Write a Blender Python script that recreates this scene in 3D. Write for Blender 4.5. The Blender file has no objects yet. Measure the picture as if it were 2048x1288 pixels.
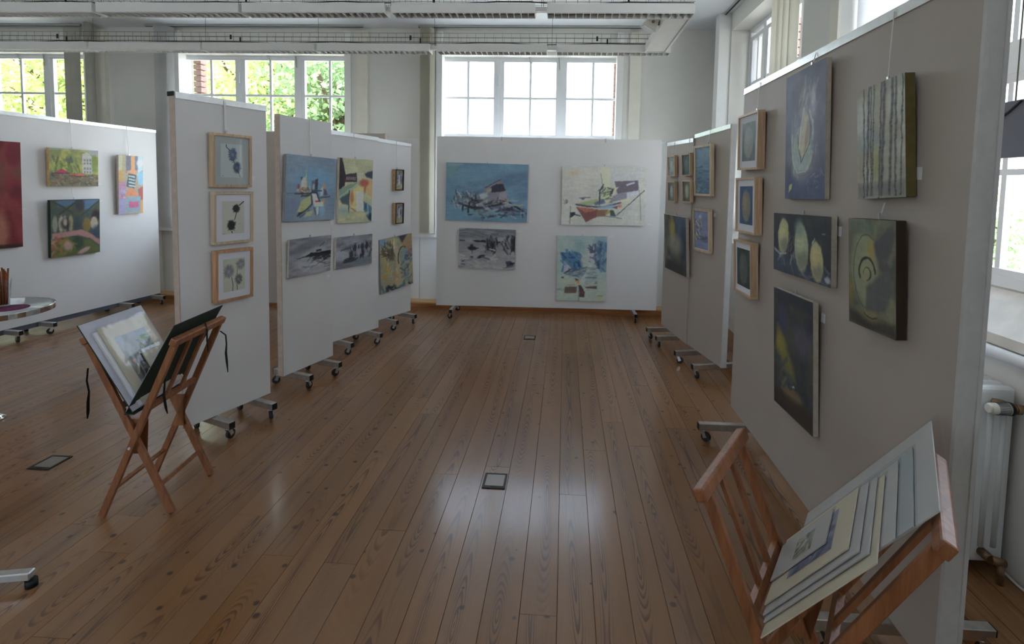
import bpy, bmesh, math, random
import numpy as np
from mathutils import Matrix, Vector

random.seed(7)
RNG = np.random.default_rng(11)
scene = bpy.context.scene
COL = scene.collection

# ------------------------------------------------------------------ camera
F_PX, CX, CY, CAM_H = 1000.0, 1078.93, 435.28, 1.63
YAW, PITCH, ROLL = math.radians(2.878), math.radians(3.777), math.radians(1.122)

def cam_basis():
    r = np.array([math.cos(YAW), math.sin(YAW), 0.0])
    f = np.array([-math.sin(YAW), math.cos(YAW), 0.0])
    u = np.array([0, 0, 1.0])
    f2 = math.cos(PITCH) * f - math.sin(PITCH) * u
    u2 = math.sin(PITCH) * f + math.cos(PITCH) * u
    r3 = math.cos(ROLL) * r + math.sin(ROLL) * u2
    u3 = -math.sin(ROLL) * r + math.cos(ROLL) * u2
    return r3, u3, f2
CR, CU, CF = cam_basis()
CAMP = np.array([0, 0, CAM_H])
cd = bpy.data.cameras.new('camera')
cd.sensor_fit = 'HORIZONTAL'; cd.sensor_width = 36.0
cd.lens = 36.0 * F_PX / 2048.0
cd.shift_x = -(CX - 1024.0) / 2048.0
cd.shift_y = -(644.0 - CY) / 2048.0
cd.clip_start = 0.05; cd.clip_end = 300
cam = bpy.data.objects.new('camera', cd)
COL.objects.link(cam)
m = Matrix.Identity(4)
for i in range(3):
    m[i][0], m[i][1], m[i][2], m[i][3] = CR[i], CU[i], -CF[i], CAMP[i]
cam.matrix_world = m
scene.camera = cam

def ray(x, y): return CR * (x - CX) / F_PX - CU * (y - CY) / F_PX + CF
def on_z(x, y, z=0.0):
    d = ray(x, y); return CAMP + d * ((z - CAM_H) / d[2])
def on_y(x, y, Y):
    d = ray(x, y); return CAMP + d * (Y / d[1])
def on_x(x, y, X):
    d = ray(x, y); return CAMP + d * (X / d[0])

# ------------------------------------------------------------------ world, sun, exposure
W_STR = 4.6
world = bpy.data.worlds.new('world'); scene.world = world
world.use_nodes = True
wn = world.node_tree.nodes; wl = world.node_tree.links
bg = wn['Background']; bg.inputs['Strength'].default_value = W_STR
wtc = wn.new('ShaderNodeTexCoord'); wsx = wn.new('ShaderNodeSeparateXYZ')
wramp = wn.new('ShaderNodeValToRGB')
wramp.color_ramp.elements[0].position = 0.0; wramp.color_ramp.elements[0].color = (0.84, 0.92, 1.0, 1)
wramp.color_ramp.elements[1].position = 0.9; wramp.color_ramp.elements[1].color = (0.52, 0.72, 1.0, 1)
wl.new(wtc.outputs['Generated'], wsx.inputs[0]); wl.new(wsx.outputs['Z'], wramp.inputs[0])
wl.new(wramp.outputs[0], bg.inputs['Color'])

sd = bpy.data.lights.new('sun', 'SUN'); sd.energy = 14.0; sd.angle = math.radians(2); sd.color = (1.0, 0.95, 0.85)
sun = bpy.data.objects.new('sun', sd); COL.objects.link(sun)
sun.rotation_euler = Vector((-0.35, -0.55, 1.05)).to_track_quat('Z', 'Y').to_euler()   # from behind the building

scene.view_settings.view_transform = 'Standard'
scene.view_settings.look = 'None'
scene.view_settings.gamma = 1.0
scene.view_settings.use_curve_mapping = False
scene.view_settings.exposure = 0.6

# ------------------------------------------------------------------ helpers
def s2l(c):
    c = np.asarray(c, float) / 255.0
    return np.where(c <= 0.04045, c / 12.92, ((c + 0.055) / 1.055) ** 2.4)
def rgb(r, g, b): return tuple(float(v) for v in s2l((r, g, b))) + (1.0,)

def box(bm, lo, hi, mat=None, mi=0):
    vs = [bm.verts.new(Vector((x, y, z)) if mat is None else mat @ Vector((x, y, z)))
          for x in (lo[0], hi[0]) for y in (lo[1], hi[1]) for z in (lo[2], hi[2])]
    for f in ((0, 1, 3, 2), (4, 6, 7, 5), (0, 4, 5, 1), (2, 3, 7, 6), (0, 2, 6, 4), (1, 5, 7, 3)):
        fc = bm.faces.new([vs[i] for i in f]); fc.material_index = mi
def bar(bm, p0, p1, w, t, up=(0, 0, 1), mi=0):
    """rectangular bar from p0 to p1, w across, t along 'up' side"""
    p0, p1 = Vector(p0), Vector(p1); d = (p1 - p0); L = d.length; d.normalize()
    upv = Vector(up)
    s = d.cross(upv)
    if s.length < 1e-5: s = d.cross(Vector((1, 0, 0)))
    s.normalize(); n = s.cross(d)
    M = Matrix(((s.x, d.x, n.x, p0.x), (s.y, d.y, n.y, p0.y), (s.z, d.z, n.z, p0.z), (0, 0, 0, 1)))
    box(bm, (-w / 2, 0, -t / 2), (w / 2, L, t / 2), M, mi)
def cyl(bm, p0, p1, r0, r1=None, seg=16, caps=True, mi=0):
    if r1 is None: r1 = r0
    p0, p1 = Vector(p0), Vector(p1); d = (p1 - p0).normalized()
    a = d.orthogonal().normalized(); b = d.cross(a)
    A, B = [], []
    for i in range(seg):
        t = 2 * math.pi * i / seg; v = a * math.cos(t) + b * math.sin(t)
        A.append(bm.verts.new(p0 + v * r0)); B.append(bm.verts.new(p1 + v * r1))
    for i in range(seg):
        j = (i + 1) % seg
        f = bm.faces.new((A[i], A[j], B[j], B[i])); f.smooth = True; f.material_index = mi
    if caps:
        f = bm.faces.new(list(reversed(A))); f.material_index = mi
        f = bm.faces.new(B); f.material_index = mi
def tube(bm, pts, r, seg=8):
    pts = [Vector(p) for p in pts]; rings = []
    for i, p in enumerate(pts):
        d = (pts[min(i + 1, len(pts) - 1)] - pts[max(i - 1, 0)]).normalized()
        a = d.cross(Vector((0.13, 0.31, 0.94))).normalized(); b = d.cross(a)
        rings.append([bm.verts.new(p + (a * math.cos(2 * math.pi * k / seg) + b * math.sin(2 * math.pi * k / seg)) * r) for k in range(seg)])
    for A, B in zip(rings[:-1], rings[1:]):
        for k in range(seg):
            f = bm.faces.new((A[k], A[(k + 1) % seg], B[(k + 1) % seg], B[k])); f.smooth = True
    bm.faces.new(list(reversed(rings[0]))); bm.faces.new(rings[-1])
def lathe(bm, prof, seg=32, c=(0, 0, 0)):
    rings = []
    for r, z in prof:
        rings.append([bm.verts.new((c[0] + r * math.cos(2 * math.pi * k / seg), c[1] + r * math.sin(2 * math.pi * k / seg), c[2] + z)) for k in range(seg)])
    for A, B in zip(rings[:-1], rings[1:]):
        for k in range(seg):
            f = bm.faces.new((A[k], A[(k + 1) % seg], B[(k + 1) % seg], B[k])); f.smooth = True
    bm.faces.new(list(reversed(rings[0]))); bm.faces.new(rings[-1])
def bevel(bm, w, seg=2):
    bmesh.ops.bevel(bm, geom=list(bm.edges), offset=w, segments=seg, profile=0.6, affect='EDGES')

def to_mesh(name, bm, mats):
    bmesh.ops.recalc_face_normals(bm, faces=list(bm.faces))
    me = bpy.data.meshes.new(name); bm.to_mesh(me); bm.free()
    for mm in (mats if isinstance(mats, (list, tuple)) else [mats]): me.materials.append(mm)
    return me
def obj(name, data, mats=None, parent=None, loc=None):
    if isinstance(data, bmesh.types.BMesh): data = to_mesh(name, data, mats)
    o = bpy.data.objects.new(name, data); COL.objects.link(o)
    if parent is not None: o.parent = parent
    if loc is not None: o.location = loc
    return o
def part(name, mats, parent, *boxes, loc=None):
    bm = bmesh.new()
    for lo, hi in boxes: box(bm, lo, hi)
    return obj(name, bm, mats, parent, loc)
def tag(o, label=None, cat=None, group=None, kind=None):
    if label: o['label'] = label
    if cat: o['category'] = cat
    if group: o['group'] = group
    if kind: o['kind'] = kind
    return o
def empty(name, matrix=None, loc=None, rz=0.0):
    o = bpy.data.objects.new(name, None); COL.objects.link(o); o.empty_display_size = 0.1
    if matrix is not None: o.matrix_world = matrix
    if loc is not None: o.location = loc; o.rotation_euler = (0, 0, rz)
    return o
def copy_tree(o, parent=None):
    c = o.copy(); COL.objects.link(c); c.parent = parent
    for ch in list(o.children): copy_tree(ch, c)
    return c

# ------------------------------------------------------------------ materials
class NT:
    def __init__(self, name):
        self.m = bpy.data.materials.new(name); self.m.use_nodes = True
        self.t = self.m.node_tree; self.n = self.t.nodes; self.b = self.n['Principled BSDF']; self.out = self.n['Material Output']
    def node(self, t, **k):
        x = self.n.new(t)
        for a, v in k.items(): setattr(x, a, v)
        return x
    def link(self, a, b): self.t.links.new(a, b)
    def math(self, op, a, b=None, c=None, clamp=False):
        x = self.n.new('ShaderNodeMath'); x.operation = op; x.use_clamp = clamp
        for i, v in enumerate((a, b, c)):
            if v is None: continue
            if isinstance(v, (int, float)): x.inputs[i].default_value = v
            else: self.link(v, x.inputs[i])
        return x.outputs[0]
    def mix(self, f, a, b, blend='MIX'):
        x = self.n.new('ShaderNodeMix'); x.data_type = 'RGBA'; x.blend_type = blend
        for s, v in ((x.inputs['Factor'], f), (x.inputs['A'], a), (x.inputs['B'], b)):
            if isinstance(v, (int, float)): s.default_value = v
            elif isinstance(v, tuple): s.default_value = v
            else: self.link(v, s)
        return x.outputs['Result']
    def noise(self, vec=None, scale=5, detail=3, rough=0.5, dims='3D', w=None):
        x = self.n.new('ShaderNodeTexNoise'); x.noise_dimensions = dims
        x.inputs['Scale'].default_value = scale; x.inputs['Detail'].default_value = detail; x.inputs['Roughness'].default_value = rough
        if vec is not None and dims != '1D': self.link(vec, x.inputs['Vector'])
        if w is not None: self.link(w, x.inputs['W'])
        return x.outputs['Fac']
    def smooth(self, v, lo, hi):
        x = self.n.new('ShaderNodeMapRange'); x.interpolation_type = 'SMOOTHSTEP'
        self.link(v, x.inputs['Value']); x.inputs['From Min'].default_value = lo; x.inputs['From Max'].default_value = hi
        return x.outputs['Result']
    def set(self, **k):
        for a, v in k.items():
            s = self.b.inputs[a.replace('_', ' ')]
            if isinstance(v, (int, float, tuple)): s.default_value = v
            else: self.link(v, s)
    def bump(self, h, strength=0.2, dist=0.002):
        x = self.n.new('ShaderNodeBump'); x.inputs['Strength'].default_value = strength; x.inputs['Distance'].default_value = dist
        self.link(h, x.inputs['Height']); self.link(x.outputs[0], self.b.inputs['Normal'])

def paint(name, col, rough=0.6, metal=0.0, var=0.06, nscale=6.0, bump=0.0, bscale=200.0, spec=0.4):
    """painted / plain surface with faint procedural mottling"""
    t = NT(name)
    tc = t.node('ShaderNodeTexCoord').outputs['Object']
    n = t.noise(tc, nscale, 4, 0.6)
    dark = tuple(c * (1 - var) for c in col[:3]) + (1,); lite = tuple(min(1, c * (1 + var)) for c in col[:3]) + (1,)
    t.set(Base_Color=t.mix(t.smooth(n, 0.3, 0.7), dark, lite), Roughness=rough, Metallic=metal)
    t.b.inputs['Specular IOR Level'].default_value = spec
    if bump: t.bump(t.noise(tc, bscale, 3, 0.6), bump, 0.001)
    return t.m
def wood(name, lite, dark, scale=1.0, axis=1, rough=0.45, knots=False):
    t = NT(name)
    tc = t.node('ShaderNodeTexCoord').outputs['Object']
    info = t.node('ShaderNodeObjectInfo').outputs['Random']
    mp = t.node('ShaderNodeMapping'); t.link(tc, mp.inputs['Vector'])
    sc = [22 * scale] * 3; sc[axis] = 1.6 * scale; mp.inputs['Scale'].default_value = sc
    cmb = t.node('ShaderNodeCombineXYZ'); t.link(t.math('MULTIPLY', info, 50.0), cmb.inputs[axis]); t.link(cmb.outputs[0], mp.inputs['Location'])
    n = t.noise(mp.outputs[0], 1.6, 5, 0.6)
    n2 = t.noise(mp.outputs[0], 6.0, 3, 0.6)
    f = t.math('ADD', t.math('MULTIPLY', n, 0.8), t.math('MULTIPLY', n2, 0.25))
    c = t.mix(t.smooth(f, 0.35, 0.75), lite, dark)
    v = t.math('ADD', 0.88, t.math('MULTIPLY', info, 0.24))
    h = t.node('ShaderNodeHueSaturation'); t.link(c, h.inputs['Color']); t.link(v, h.inputs['Value'])
    t.set(Base_Color=h.outputs[0], Roughness=rough)
    t.bump(f, 0.08, 0.001)
    return t.m

def make_floor_wood():
    t = NT('pine floorboard')
    tc = t.node('ShaderNodeTexCoord').outputs['Object']
    rnd = t.node('ShaderNodeObjectInfo').outputs['Random']
    sp = t.node('ShaderNodeSeparateXYZ'); t.link(tc, sp.inputs[0])
    x, y = sp.outputs['X'], sp.outputs['Y']
    yy = t.math('ADD', y, t.math('MULTIPLY', rnd, 63.0))
    # plain-sawn annual rings: distance to a wandering pith under the board
    dep = t.math('MULTIPLY', t.math('SUBTRACT', t.noise(dims='1D', w=yy, scale=0.5, detail=1.5), 0.5), 0.40)
    xo = t.math('ADD', t.math('MULTIPLY', t.math('SUBTRACT', t.noise(dims='1D', w=t.math('ADD', yy, 31.7), scale=0.5, detail=1), 0.5), 0.09),
                t.math('MULTIPLY', t.math('SUBTRACT', t.math('FRACT', t.math('MULTIPLY', rnd, 17.31)), 0.5), 0.07))
    dx = t.math('SUBTRACT', x, xo)
    mp = t.node('ShaderNodeCombineXYZ'); t.link(t.math('MULTIPLY', x, 16.0), mp.inputs[0]); t.link(t.math('MULTIPLY', yy, 1.7), mp.inputs[1])
    wob = t.math('MULTIPLY', t.math('SUBTRACT', t.noise(mp.outputs[0], 1.0, 2, 0.5, '2D'), 0.5), 0.012)
    r = t.math('ADD', t.math('SQRT', t.math('ADD', t.math('MULTIPLY', dx, dx), t.math('MULTIPLY', dep, dep))), wob)
    ph = t.math('FRACT', t.math('MULTIPLY', r, 125.0))
    ring = t.math('MULTIPLY', t.smooth(ph, 0.30, 0.80), t.math('SUBTRACT', 1.0, t.smooth(ph, 0.88, 1.0)))
    core = t.math('SUBTRACT', 1.0, t.smooth(t.math('ABSOLUTE', dx), 0.006, 0.036))     # cathedral figure near the middle
    near = t.math('SUBTRACT', 1.0, t.smooth(t.math('ABSOLUTE', dep), 0.02, 0.09))
    ringf = t.math('MULTIPLY', ring, t.math('ADD', 0.05, t.math('MULTIPLY', t.math('MULTIPLY', core, near), 0.8)))
    fib = t.node('ShaderNodeCombineXYZ'); t.link(t.math('MULTIPLY', x, 260.0), fib.inputs[0]); t.link(t.math('MULTIPLY', yy, 6.0), fib.inputs[1])
    fibre = t.noise(fib.outputs[0], 1.0, 3, 0.6, '2D')
    blo = t.node('ShaderNodeCombineXYZ'); t.link(t.math('MULTIPLY', x, 9.0), blo.inputs[0]); t.link(t.math('MULTIPLY', yy, 1.3), blo.inputs[1])
    blot = t.noise(blo.outputs[0], 1.0, 4, 0.6, '2D')
    c = t.mix(ringf, rgb(152, 106, 63), rgb(80, 45, 22))
    c = t.mix(t.math('MULTIPLY', t.smooth(fibre, 0.35, 0.75), 0.22), c, rgb(114, 74, 40))
    c = t.mix(t.math('MULTIPLY', t.smooth(blot, 0.4, 0.75), 0.35), c, rgb(122, 82, 48))
    # knots
    kv = t.node('ShaderNodeCombineXYZ'); t.link(t.math('ADD', x, t.math('MULTIPLY', rnd, 9.0)), kv.inputs[0]); t.link(yy, kv.inputs[1])
    vo = t.node('ShaderNodeTexVoronoi'); vo.voronoi_dimensions = '2D'; vo.inputs['Scale'].default_value = 5.2
    t.link(kv.outputs[0], vo.inputs['Vector'])
    sep = t.node('ShaderNodeSeparateColor'); t.link(vo.outputs['Color'], sep.inputs[0])
    rad = t.math('ADD', 0.03, t.math('MULTIPLY', sep.outputs[1], 0.05))
    dd = t.math('DIVIDE', t.math('ADD', vo.outputs['Distance'], t.math('MULTIPLY', t.math('SUBTRACT', fibre, 0.5), 0.03)), rad)
    kn = t.math('MULTIPLY', t.math('SUBTRACT', 1.0, t.smooth(dd, 0.55, 1.25)), t.smooth(sep.outputs[0], 0.50, 0.54))
    c = t.mix(t.math('MULTIPLY', kn, 0.85), c, rgb(58, 36, 24))
    # per-board tone
    h = t.node('ShaderNodeHueSaturation'); t.link(c, h.inputs['Color'])
    t.link(t.math('ADD', 0.86, t.math('MULTIPLY', rnd, 0.26)), h.inputs['Value'])
    t.link(t.math('ADD', 0.88, t.math('MULTIPLY', t.math('FRACT', t.math('MULTIPLY', rnd, 7.7)), 0.16)), h.inputs['Saturation'])
    geo = t.node('ShaderNodeNewGeometry').outputs['Position']
    wear = t.noise(geo, 1.7, 4, 0.6)
    t.set(Base_Color=h.outputs[0], Roughness=t.math('ADD', 0.26, t.math('MULTIPLY', wear, 0.18)))
    t.b.inputs['Specular IOR Level'].default_value = 0.5
    t.b.inputs['Coat Weight'].default_value = 0.6; t.b.inputs['Coat Roughness'].default_value = 0.16
    wv = t.noise(geo, 9.0, 2, 0.5)
    hgt = t.math('ADD', t.math('MULTIPLY', wv, 1.0), t.math('ADD', t.math('MULTIPLY', ringf, 0.15), t.math('MULTIPLY', fibre, 0.08)))
    t.bump(hgt, 0.25, 0.004)
    return t.m

def make_glass(name='window glass', tint=(1, 1, 1, 1), gl=1.0):
    t = NT(name); t.n.remove(t.b)
    tr = t.node('ShaderNodeBsdfTransparent'); tr.inputs[0].default_value = tint
    gs = t.node('ShaderNodeBsdfGlossy'); gs.inputs['Roughness'].default_value = 0.02
    g = t.node('ShaderNodeNewGeometry'); dp = t.node('ShaderNodeVectorMath'); dp.operation = 'DOT_PRODUCT'
    t.link(g.outputs['Incoming'], dp.inputs[0]); t.link(g.outputs['Normal'], dp.inputs[1])
    cs = t.math('SUBTRACT', 1.0, t.math('ABSOLUTE', dp.outputs['Value']), clamp=True)
    fr = t.math('ADD', 0.035, t.math('MULTIPLY', t.math('POWER', cs, 5.0), 0.9))
    mx = t.node('ShaderNodeMixShader')
    t.link(t.math('MULTIPLY', fr, gl), mx.inputs[0]); t.link(tr.outputs[0], mx.inputs[1]); t.link(gs.outputs[0], mx.inputs[2])
    t.link(mx.outputs[0], t.out.inputs['Surface'])
    return t.m
def make_sleeve():
    t = NT('clear plastic sleeve'); t.n.remove(t.b)
    tr = t.node('ShaderNodeBsdfTransparent'); tr.inputs[0].default_value = (0.93, 0.93, 0.94, 1)
    gs = t.node('ShaderNodeBsdfGlossy'); gs.inputs['Roughness'].default_value = 0.12
    tc = t.node('ShaderNodeTexCoord').outputs['Object']
    bp = t.node('ShaderNodeBump'); bp.inputs['Strength'].default_value = 0.5; bp.inputs['Distance'].default_value = 0.004
    t.link(t.noise(tc, 14, 2, 0.5), bp.inputs['Height']); t.link(bp.outputs[0], gs.inputs['Normal'])
    mx = t.node('ShaderNodeMixShader'); mx.inputs[0].default_value = 0.06
    t.link(tr.outputs[0], mx.inputs[1]); t.link(gs.outputs[0], mx.inputs[2]); t.link(mx.outputs[0], t.out.inputs['Surface'])
    return t.m
def make_translucent(name, col, f=0.5):
    t = NT(name); t.n.remove(t.b)
    tc = t.node('ShaderNodeTexCoord').outputs['Object']
    c = t.mix(t.noise(tc, 3.0, 2), tuple(v * 0.75 for v in col[:3]) + (1,), col)
    a = t.node('ShaderNodeBsdfDiffuse'); b = t.node('ShaderNodeBsdfTranslucent')
    t.link(c, a.inputs[0]); t.link(c, b.inputs[0])
    mx = t.node('ShaderNodeMixShader'); mx.inputs[0].default_value = f
    t.link(a.outputs[0], mx.inputs[1]); t.link(b.outputs[0], mx.inputs[2]); t.link(mx.outputs[0], t.out.inputs['Surface'])
    return t.m
def make_art(name, rough=0.5, bump=0.25):
    t = NT(name)
    at = t.node('ShaderNodeAttribute'); at.attribute_name = 'paint'
    t.set(Base_Color=at.outputs['Color'], Roughness=rough)
    t.b.inputs['Specular IOR Level'].default_value = 0.25
    if bump: t.bump(t.noise(t.node('ShaderNodeTexCoord').outputs['Object'], 160, 3, 0.6), bump, 0.001)
    return t.m

M = dict(
    floor=make_floor_wood(),
    subfloor=paint('dark gap under boards', rgb(30, 22, 16), 0.8),
    wall=paint('wall paint', rgb(226, 225, 219), 0.8, var=0.03, nscale=1.3, bump=0.1, bscale=60),
    dado=paint('dado paint', rgb(234, 234, 232), 0.7, var=0.03, nscale=1.5),
    trim=paint('cream trim paint', rgb(230, 227, 214), 0.6, var=0.03),
    trimw=paint('white trim paint', rgb(238, 238, 235), 0.5, var=0.02),
    ceil=paint('ceiling paint', rgb(230, 234, 237), 0.85, var=0.02, nscale=0.7),
    frame=paint('white window paint', rgb(232, 234, 236), 0.4, var=0.02),
    glass=make_glass(),
    pglass=make_glass('picture glass', (1, 1, 1, 1), 0.2),
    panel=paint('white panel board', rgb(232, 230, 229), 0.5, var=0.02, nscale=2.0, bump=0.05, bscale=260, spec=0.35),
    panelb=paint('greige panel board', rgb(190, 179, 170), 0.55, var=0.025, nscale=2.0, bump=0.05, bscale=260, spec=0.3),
    edgewood=paint('greige edge strip', rgb(200, 182, 168), 0.55, var=0.08, nscale=20),
    edgegrey=paint('grey edge strip', rgb(206, 205, 204), 0.5, var=0.04, nscale=20),
    alu=paint('aluminium rail', (0.78, 0.79, 0.80, 1), 0.32, 0.85, var=0.04, nscale=30),
    foot=paint('brushed steel foot', (0.55, 0.54, 0.52, 1), 0.36, 0.9, var=0.1, nscale=25),
    black=paint('black plastic', rgb(26, 26, 28), 0.5),
    rubber=paint('dark grey rubber', rgb(52, 50, 48), 0.6),
    pine=wood('pine plinth', rgb(190, 128, 78), rgb(142, 86, 48), 1.0, 0),
    pine2=wood('pale pine', rgb(222, 184, 130), rgb(186, 140, 88), 1.0, 0),
    pine3=wood('worn brown pine', rgb(150, 112, 72), rgb(112, 76, 46), 1.0, 1),
    beech=wood('oiled beech', rgb(160, 104, 66), rgb(120, 72, 42), 1.5, 2, 0.4),
    framewood=wood('oak frame', rgb(218, 190, 158), rgb(190, 156, 122), 2.0, 2, 0.5),
    framepale=wood('pale ash frame', rgb(222, 204, 176), rgb(196, 172, 138), 2.0, 2, 0.5),
    framewarm=wood('warm beech frame', rgb(210, 166, 126), rgb(178, 130, 94), 2.0, 2, 0.5),
    framedark=paint('dark walnut frame', rgb(60, 46, 36), 0.5),
    mat=paint('white mount board', rgb(232, 232, 238), 0.9, var=0.01),
    matgrey=paint('grey mount board', rgb(188, 194, 192), 0.9, var=0.01),
    matcream=paint('cream mount board', rgb(226, 216, 190), 0.9, var=0.015),
    printboard=paint('off white print board', rgb(206, 204, 198), 0.7, var=0.03),
    card=paint('white card', rgb(240, 240, 242), 0.8, var=0.01),
    linen=paint('raw canvas edge', rgb(196, 188, 174), 0.9, var=0.1, nscale=40),
    canvasgrey=paint('grey canvas edge', rgb(150, 150, 146), 0.9, var=0.1, nscale=40),
    cord=paint('white cord', rgb(236, 234, 230), 0.6),
    steelhook=paint('steel hook', (0.6, 0.6, 0.6, 1), 0.3, 0.9),
    lamp=paint('white lamp enamel', rgb(240, 240, 236), 0.4, var=0.02),
    gapshade=paint('painted lamp shade tone', rgb(104, 102, 98), 0.6),  # shade of the louvre gaps put into the colour
    louvre=paint('louvre white', rgb(240, 240, 236), 0.35, var=0.03),
    wire=paint('zinc wire', rgb(88, 84, 76), 0.5, 0.3),
    rail=paint('curtain rail', rgb(176, 178, 174), 0.45, 0.2),
    blind=make_translucent('cream blind fabric', rgb(212, 208, 192), 0.3),
    blindw=make_translucent('white blind fabric', rgb(244, 244, 244), 0.7),
    blindg=paint('grey blind fabric', rgb(176, 174, 164), 0.8),
    radi=paint('white radiator enamel', rgb(226, 230, 232), 0.3, var=0.02),
    plaster=paint('stained white plaster', rgb(220, 216, 208), 0.8, var=0.12, nscale=4),
    brass=paint('aged brass', (0.25, 0.17, 0.10, 1), 0.45, 0.8, var=0.3, nscale=40),
    plastic=paint('ivory plastic', rgb(226, 224, 214), 0.4),
    screen=paint('grey fabric screen', rgb(92, 96, 106), 0.7, var=0.06),
    green=paint('dark green card', rgb(40, 54, 44), 0.7, var=0.12, nscale=20),
    innergrey=paint('grey white cover lining', rgb(206, 206, 216), 0.8, var=0.05, nscale=15),
    ribbon=paint('black ribbon', rgb(18, 18, 20), 0.7),
    sleeve=make_sleeve(),
    art=make_art('oil paint on canvas', 0.5, 0.3),
    ink=make_art('ink on paper', 0.8, 0.0),
    chrome=paint('chrome', (0.82, 0.82, 0.82, 1), 0.12, 1.0, var=0.2, nscale=28),
    mirror=paint('pale glossy table top', rgb(200, 200, 208), 0.08, var=0.02),
    purple=paint('purple mat', rgb(112, 44, 84), 0.7, var=0.3, nscale=40),
    clearglass=make_glass('drinking glass', (0.96, 0.97, 0.97, 1), 1.0),
    stick=paint('baked breadstick', rgb(150, 84, 40), 0.7, var=0.25, nscale=60),
    lid=paint('floor box lid', rgb(150, 140, 130), 0.35, 0.3, var=0.05),
    boxframe=paint('floor box frame', rgb(54, 48, 44), 0.45, 0.3),
    bark=paint('bark', rgb(92, 76, 60), 0.9, var=0.2, nscale=12),
    leafa=make_translucent('fresh green leaf', rgb(200, 212, 146), 0.5),
    leafb=make_translucent('deep green leaf', rgb(160, 184, 138), 0.5),
    grass=paint('pale paving', rgb(196, 190, 178), 0.9, var=0.08),
    brick=paint('brick', rgb(166, 132, 120), 0.9, var=0.12, nscale=30),
    mortar=paint('mortar', rgb(200, 190, 180), 0.9),
    spotgrey=paint('warm grey lamp head', rgb(190, 188, 178), 0.45),
    ochre=paint('ochre canvas edge', rgb(112, 100, 60), 0.8, var=0.12, nscale=30),
    outwall=paint('outside render', rgb(210, 206, 200), 0.9),
)
# ------------------------------------------------------------------ room shell
X0, X1 = -9.6, 1.83          # left wall, right wall (inner faces)
Y0, Y1 = -2.6, 6.47          # wall behind the camera, far wall (inner faces)
ZC = 3.60                    # ceiling
PITCH_B, SEAM0 = 0.1427, 0.0057

floor = part('floor', M['subfloor'], None, ((X0 - 0.3, Y0 - 0.3, -0.14), (X1 + 0.4, Y1 + 0.3, -0.014)))
tag(floor, kind='structure')
def plank_mesh(L):
    bm = bmesh.new()
    w, t, b = PITCH_B / 2 - 0.0008, 0.014, 0.0007
    for s in (1,):
        v = [bm.verts.new((x, y, z)) for (x, z) in ((-w, -t), (w, -t), (w, -b), (w - b, 0), (-w + b, 0), (-w, -b)) for y in (-L / 2 + 0.0008, L / 2 - 0.0008)]
        for i in range(6):
            j = (i + 1) % 6
            bm.faces.new((v[2 * i], v[2 * i + 1], v[2 * j + 1], v[2 * j]))
        bm.faces.new([v[2 * i] for i in range(6)]); bm.faces.new([v[2 * i + 1] for i in reversed(range(6))])
    return to_mesh('floor_board', bm, M['floor'])
LENS = {round(0.5 + 0.1 * i, 1): None for i in range(0, 40)}
def add_plank(xc, ya, yb):
    L = yb - ya
    obj('floor_board', plank_mesh(L), parent=floor, loc=(xc, (ya + yb) / 2, 0))
prnd = random.Random(5)
kx0 = int(math.floor((-7.2 - SEAM0) / PITCH_B)); kx1 = int(math.ceil((X1 - SEAM0) / PITCH_B))
for k in range(kx0, kx1):
    xc = SEAM0 + (k + 0.5) * PITCH_B
    y = -0.3 - prnd.random() * 1.6
    yend = 6.29
    while y < yend - 0.02:
        L = prnd.choice((1.4, 1.8, 2.2, 2.6, 3.0, 3.4))
        e = min(y + L, yend)
        if yend - e < 0.5: e = yend
        if e > 0.6 and (xc > -2.6 or e > 1.8): add_plank(xc, y, e)
        y = e

# far wall with three window openings
WIN_C = [-7.52, -3.99, -0.495]       # window centres
HW = 1.21                            # half width of the opening
Z_S, Z_T = 0.95, 3.27                # sill and head
bm = bmesh.new(); T = 0.34
xs = [X0 - 0.3]
for c in WIN_C: xs += [c - HW, c + HW]
xs.append(X1 + 0.55)
for i in range(0, len(xs), 2): box(bm, (xs[i], Y1, 0), (xs[i + 1], Y1 + T, ZC))
for c in WIN_C:
    box(bm, (c - HW, Y1, 0), (c + HW, Y1 + T, Z_S)); box(bm, (c - HW, Y1, Z_T), (c + HW, Y1 + T, ZC))
wall_back = tag(obj('wall_back', bm, M['wall']), kind='structure')
# slightly proud lower wall boarding on the piers, up to 2.2 m
bm = bmesh.new()
for a, b in ((-9.6, -8.95), (-6.1, -5.43), (-2.58, -1.90), (0.91, X1)):
    box(bm, (a, Y1 - 0.012, 0.09), (b, Y1 - 0.0005, 2.2))
for c in WIN_C: box(bm, (c - 1.399, Y1 - 0.0121, 0.09), (c + 1.399, Y1 - 0.0005, Z_S - 0.02))
tag(obj('trim_1', bm, M['dado']), kind='structure')

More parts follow.
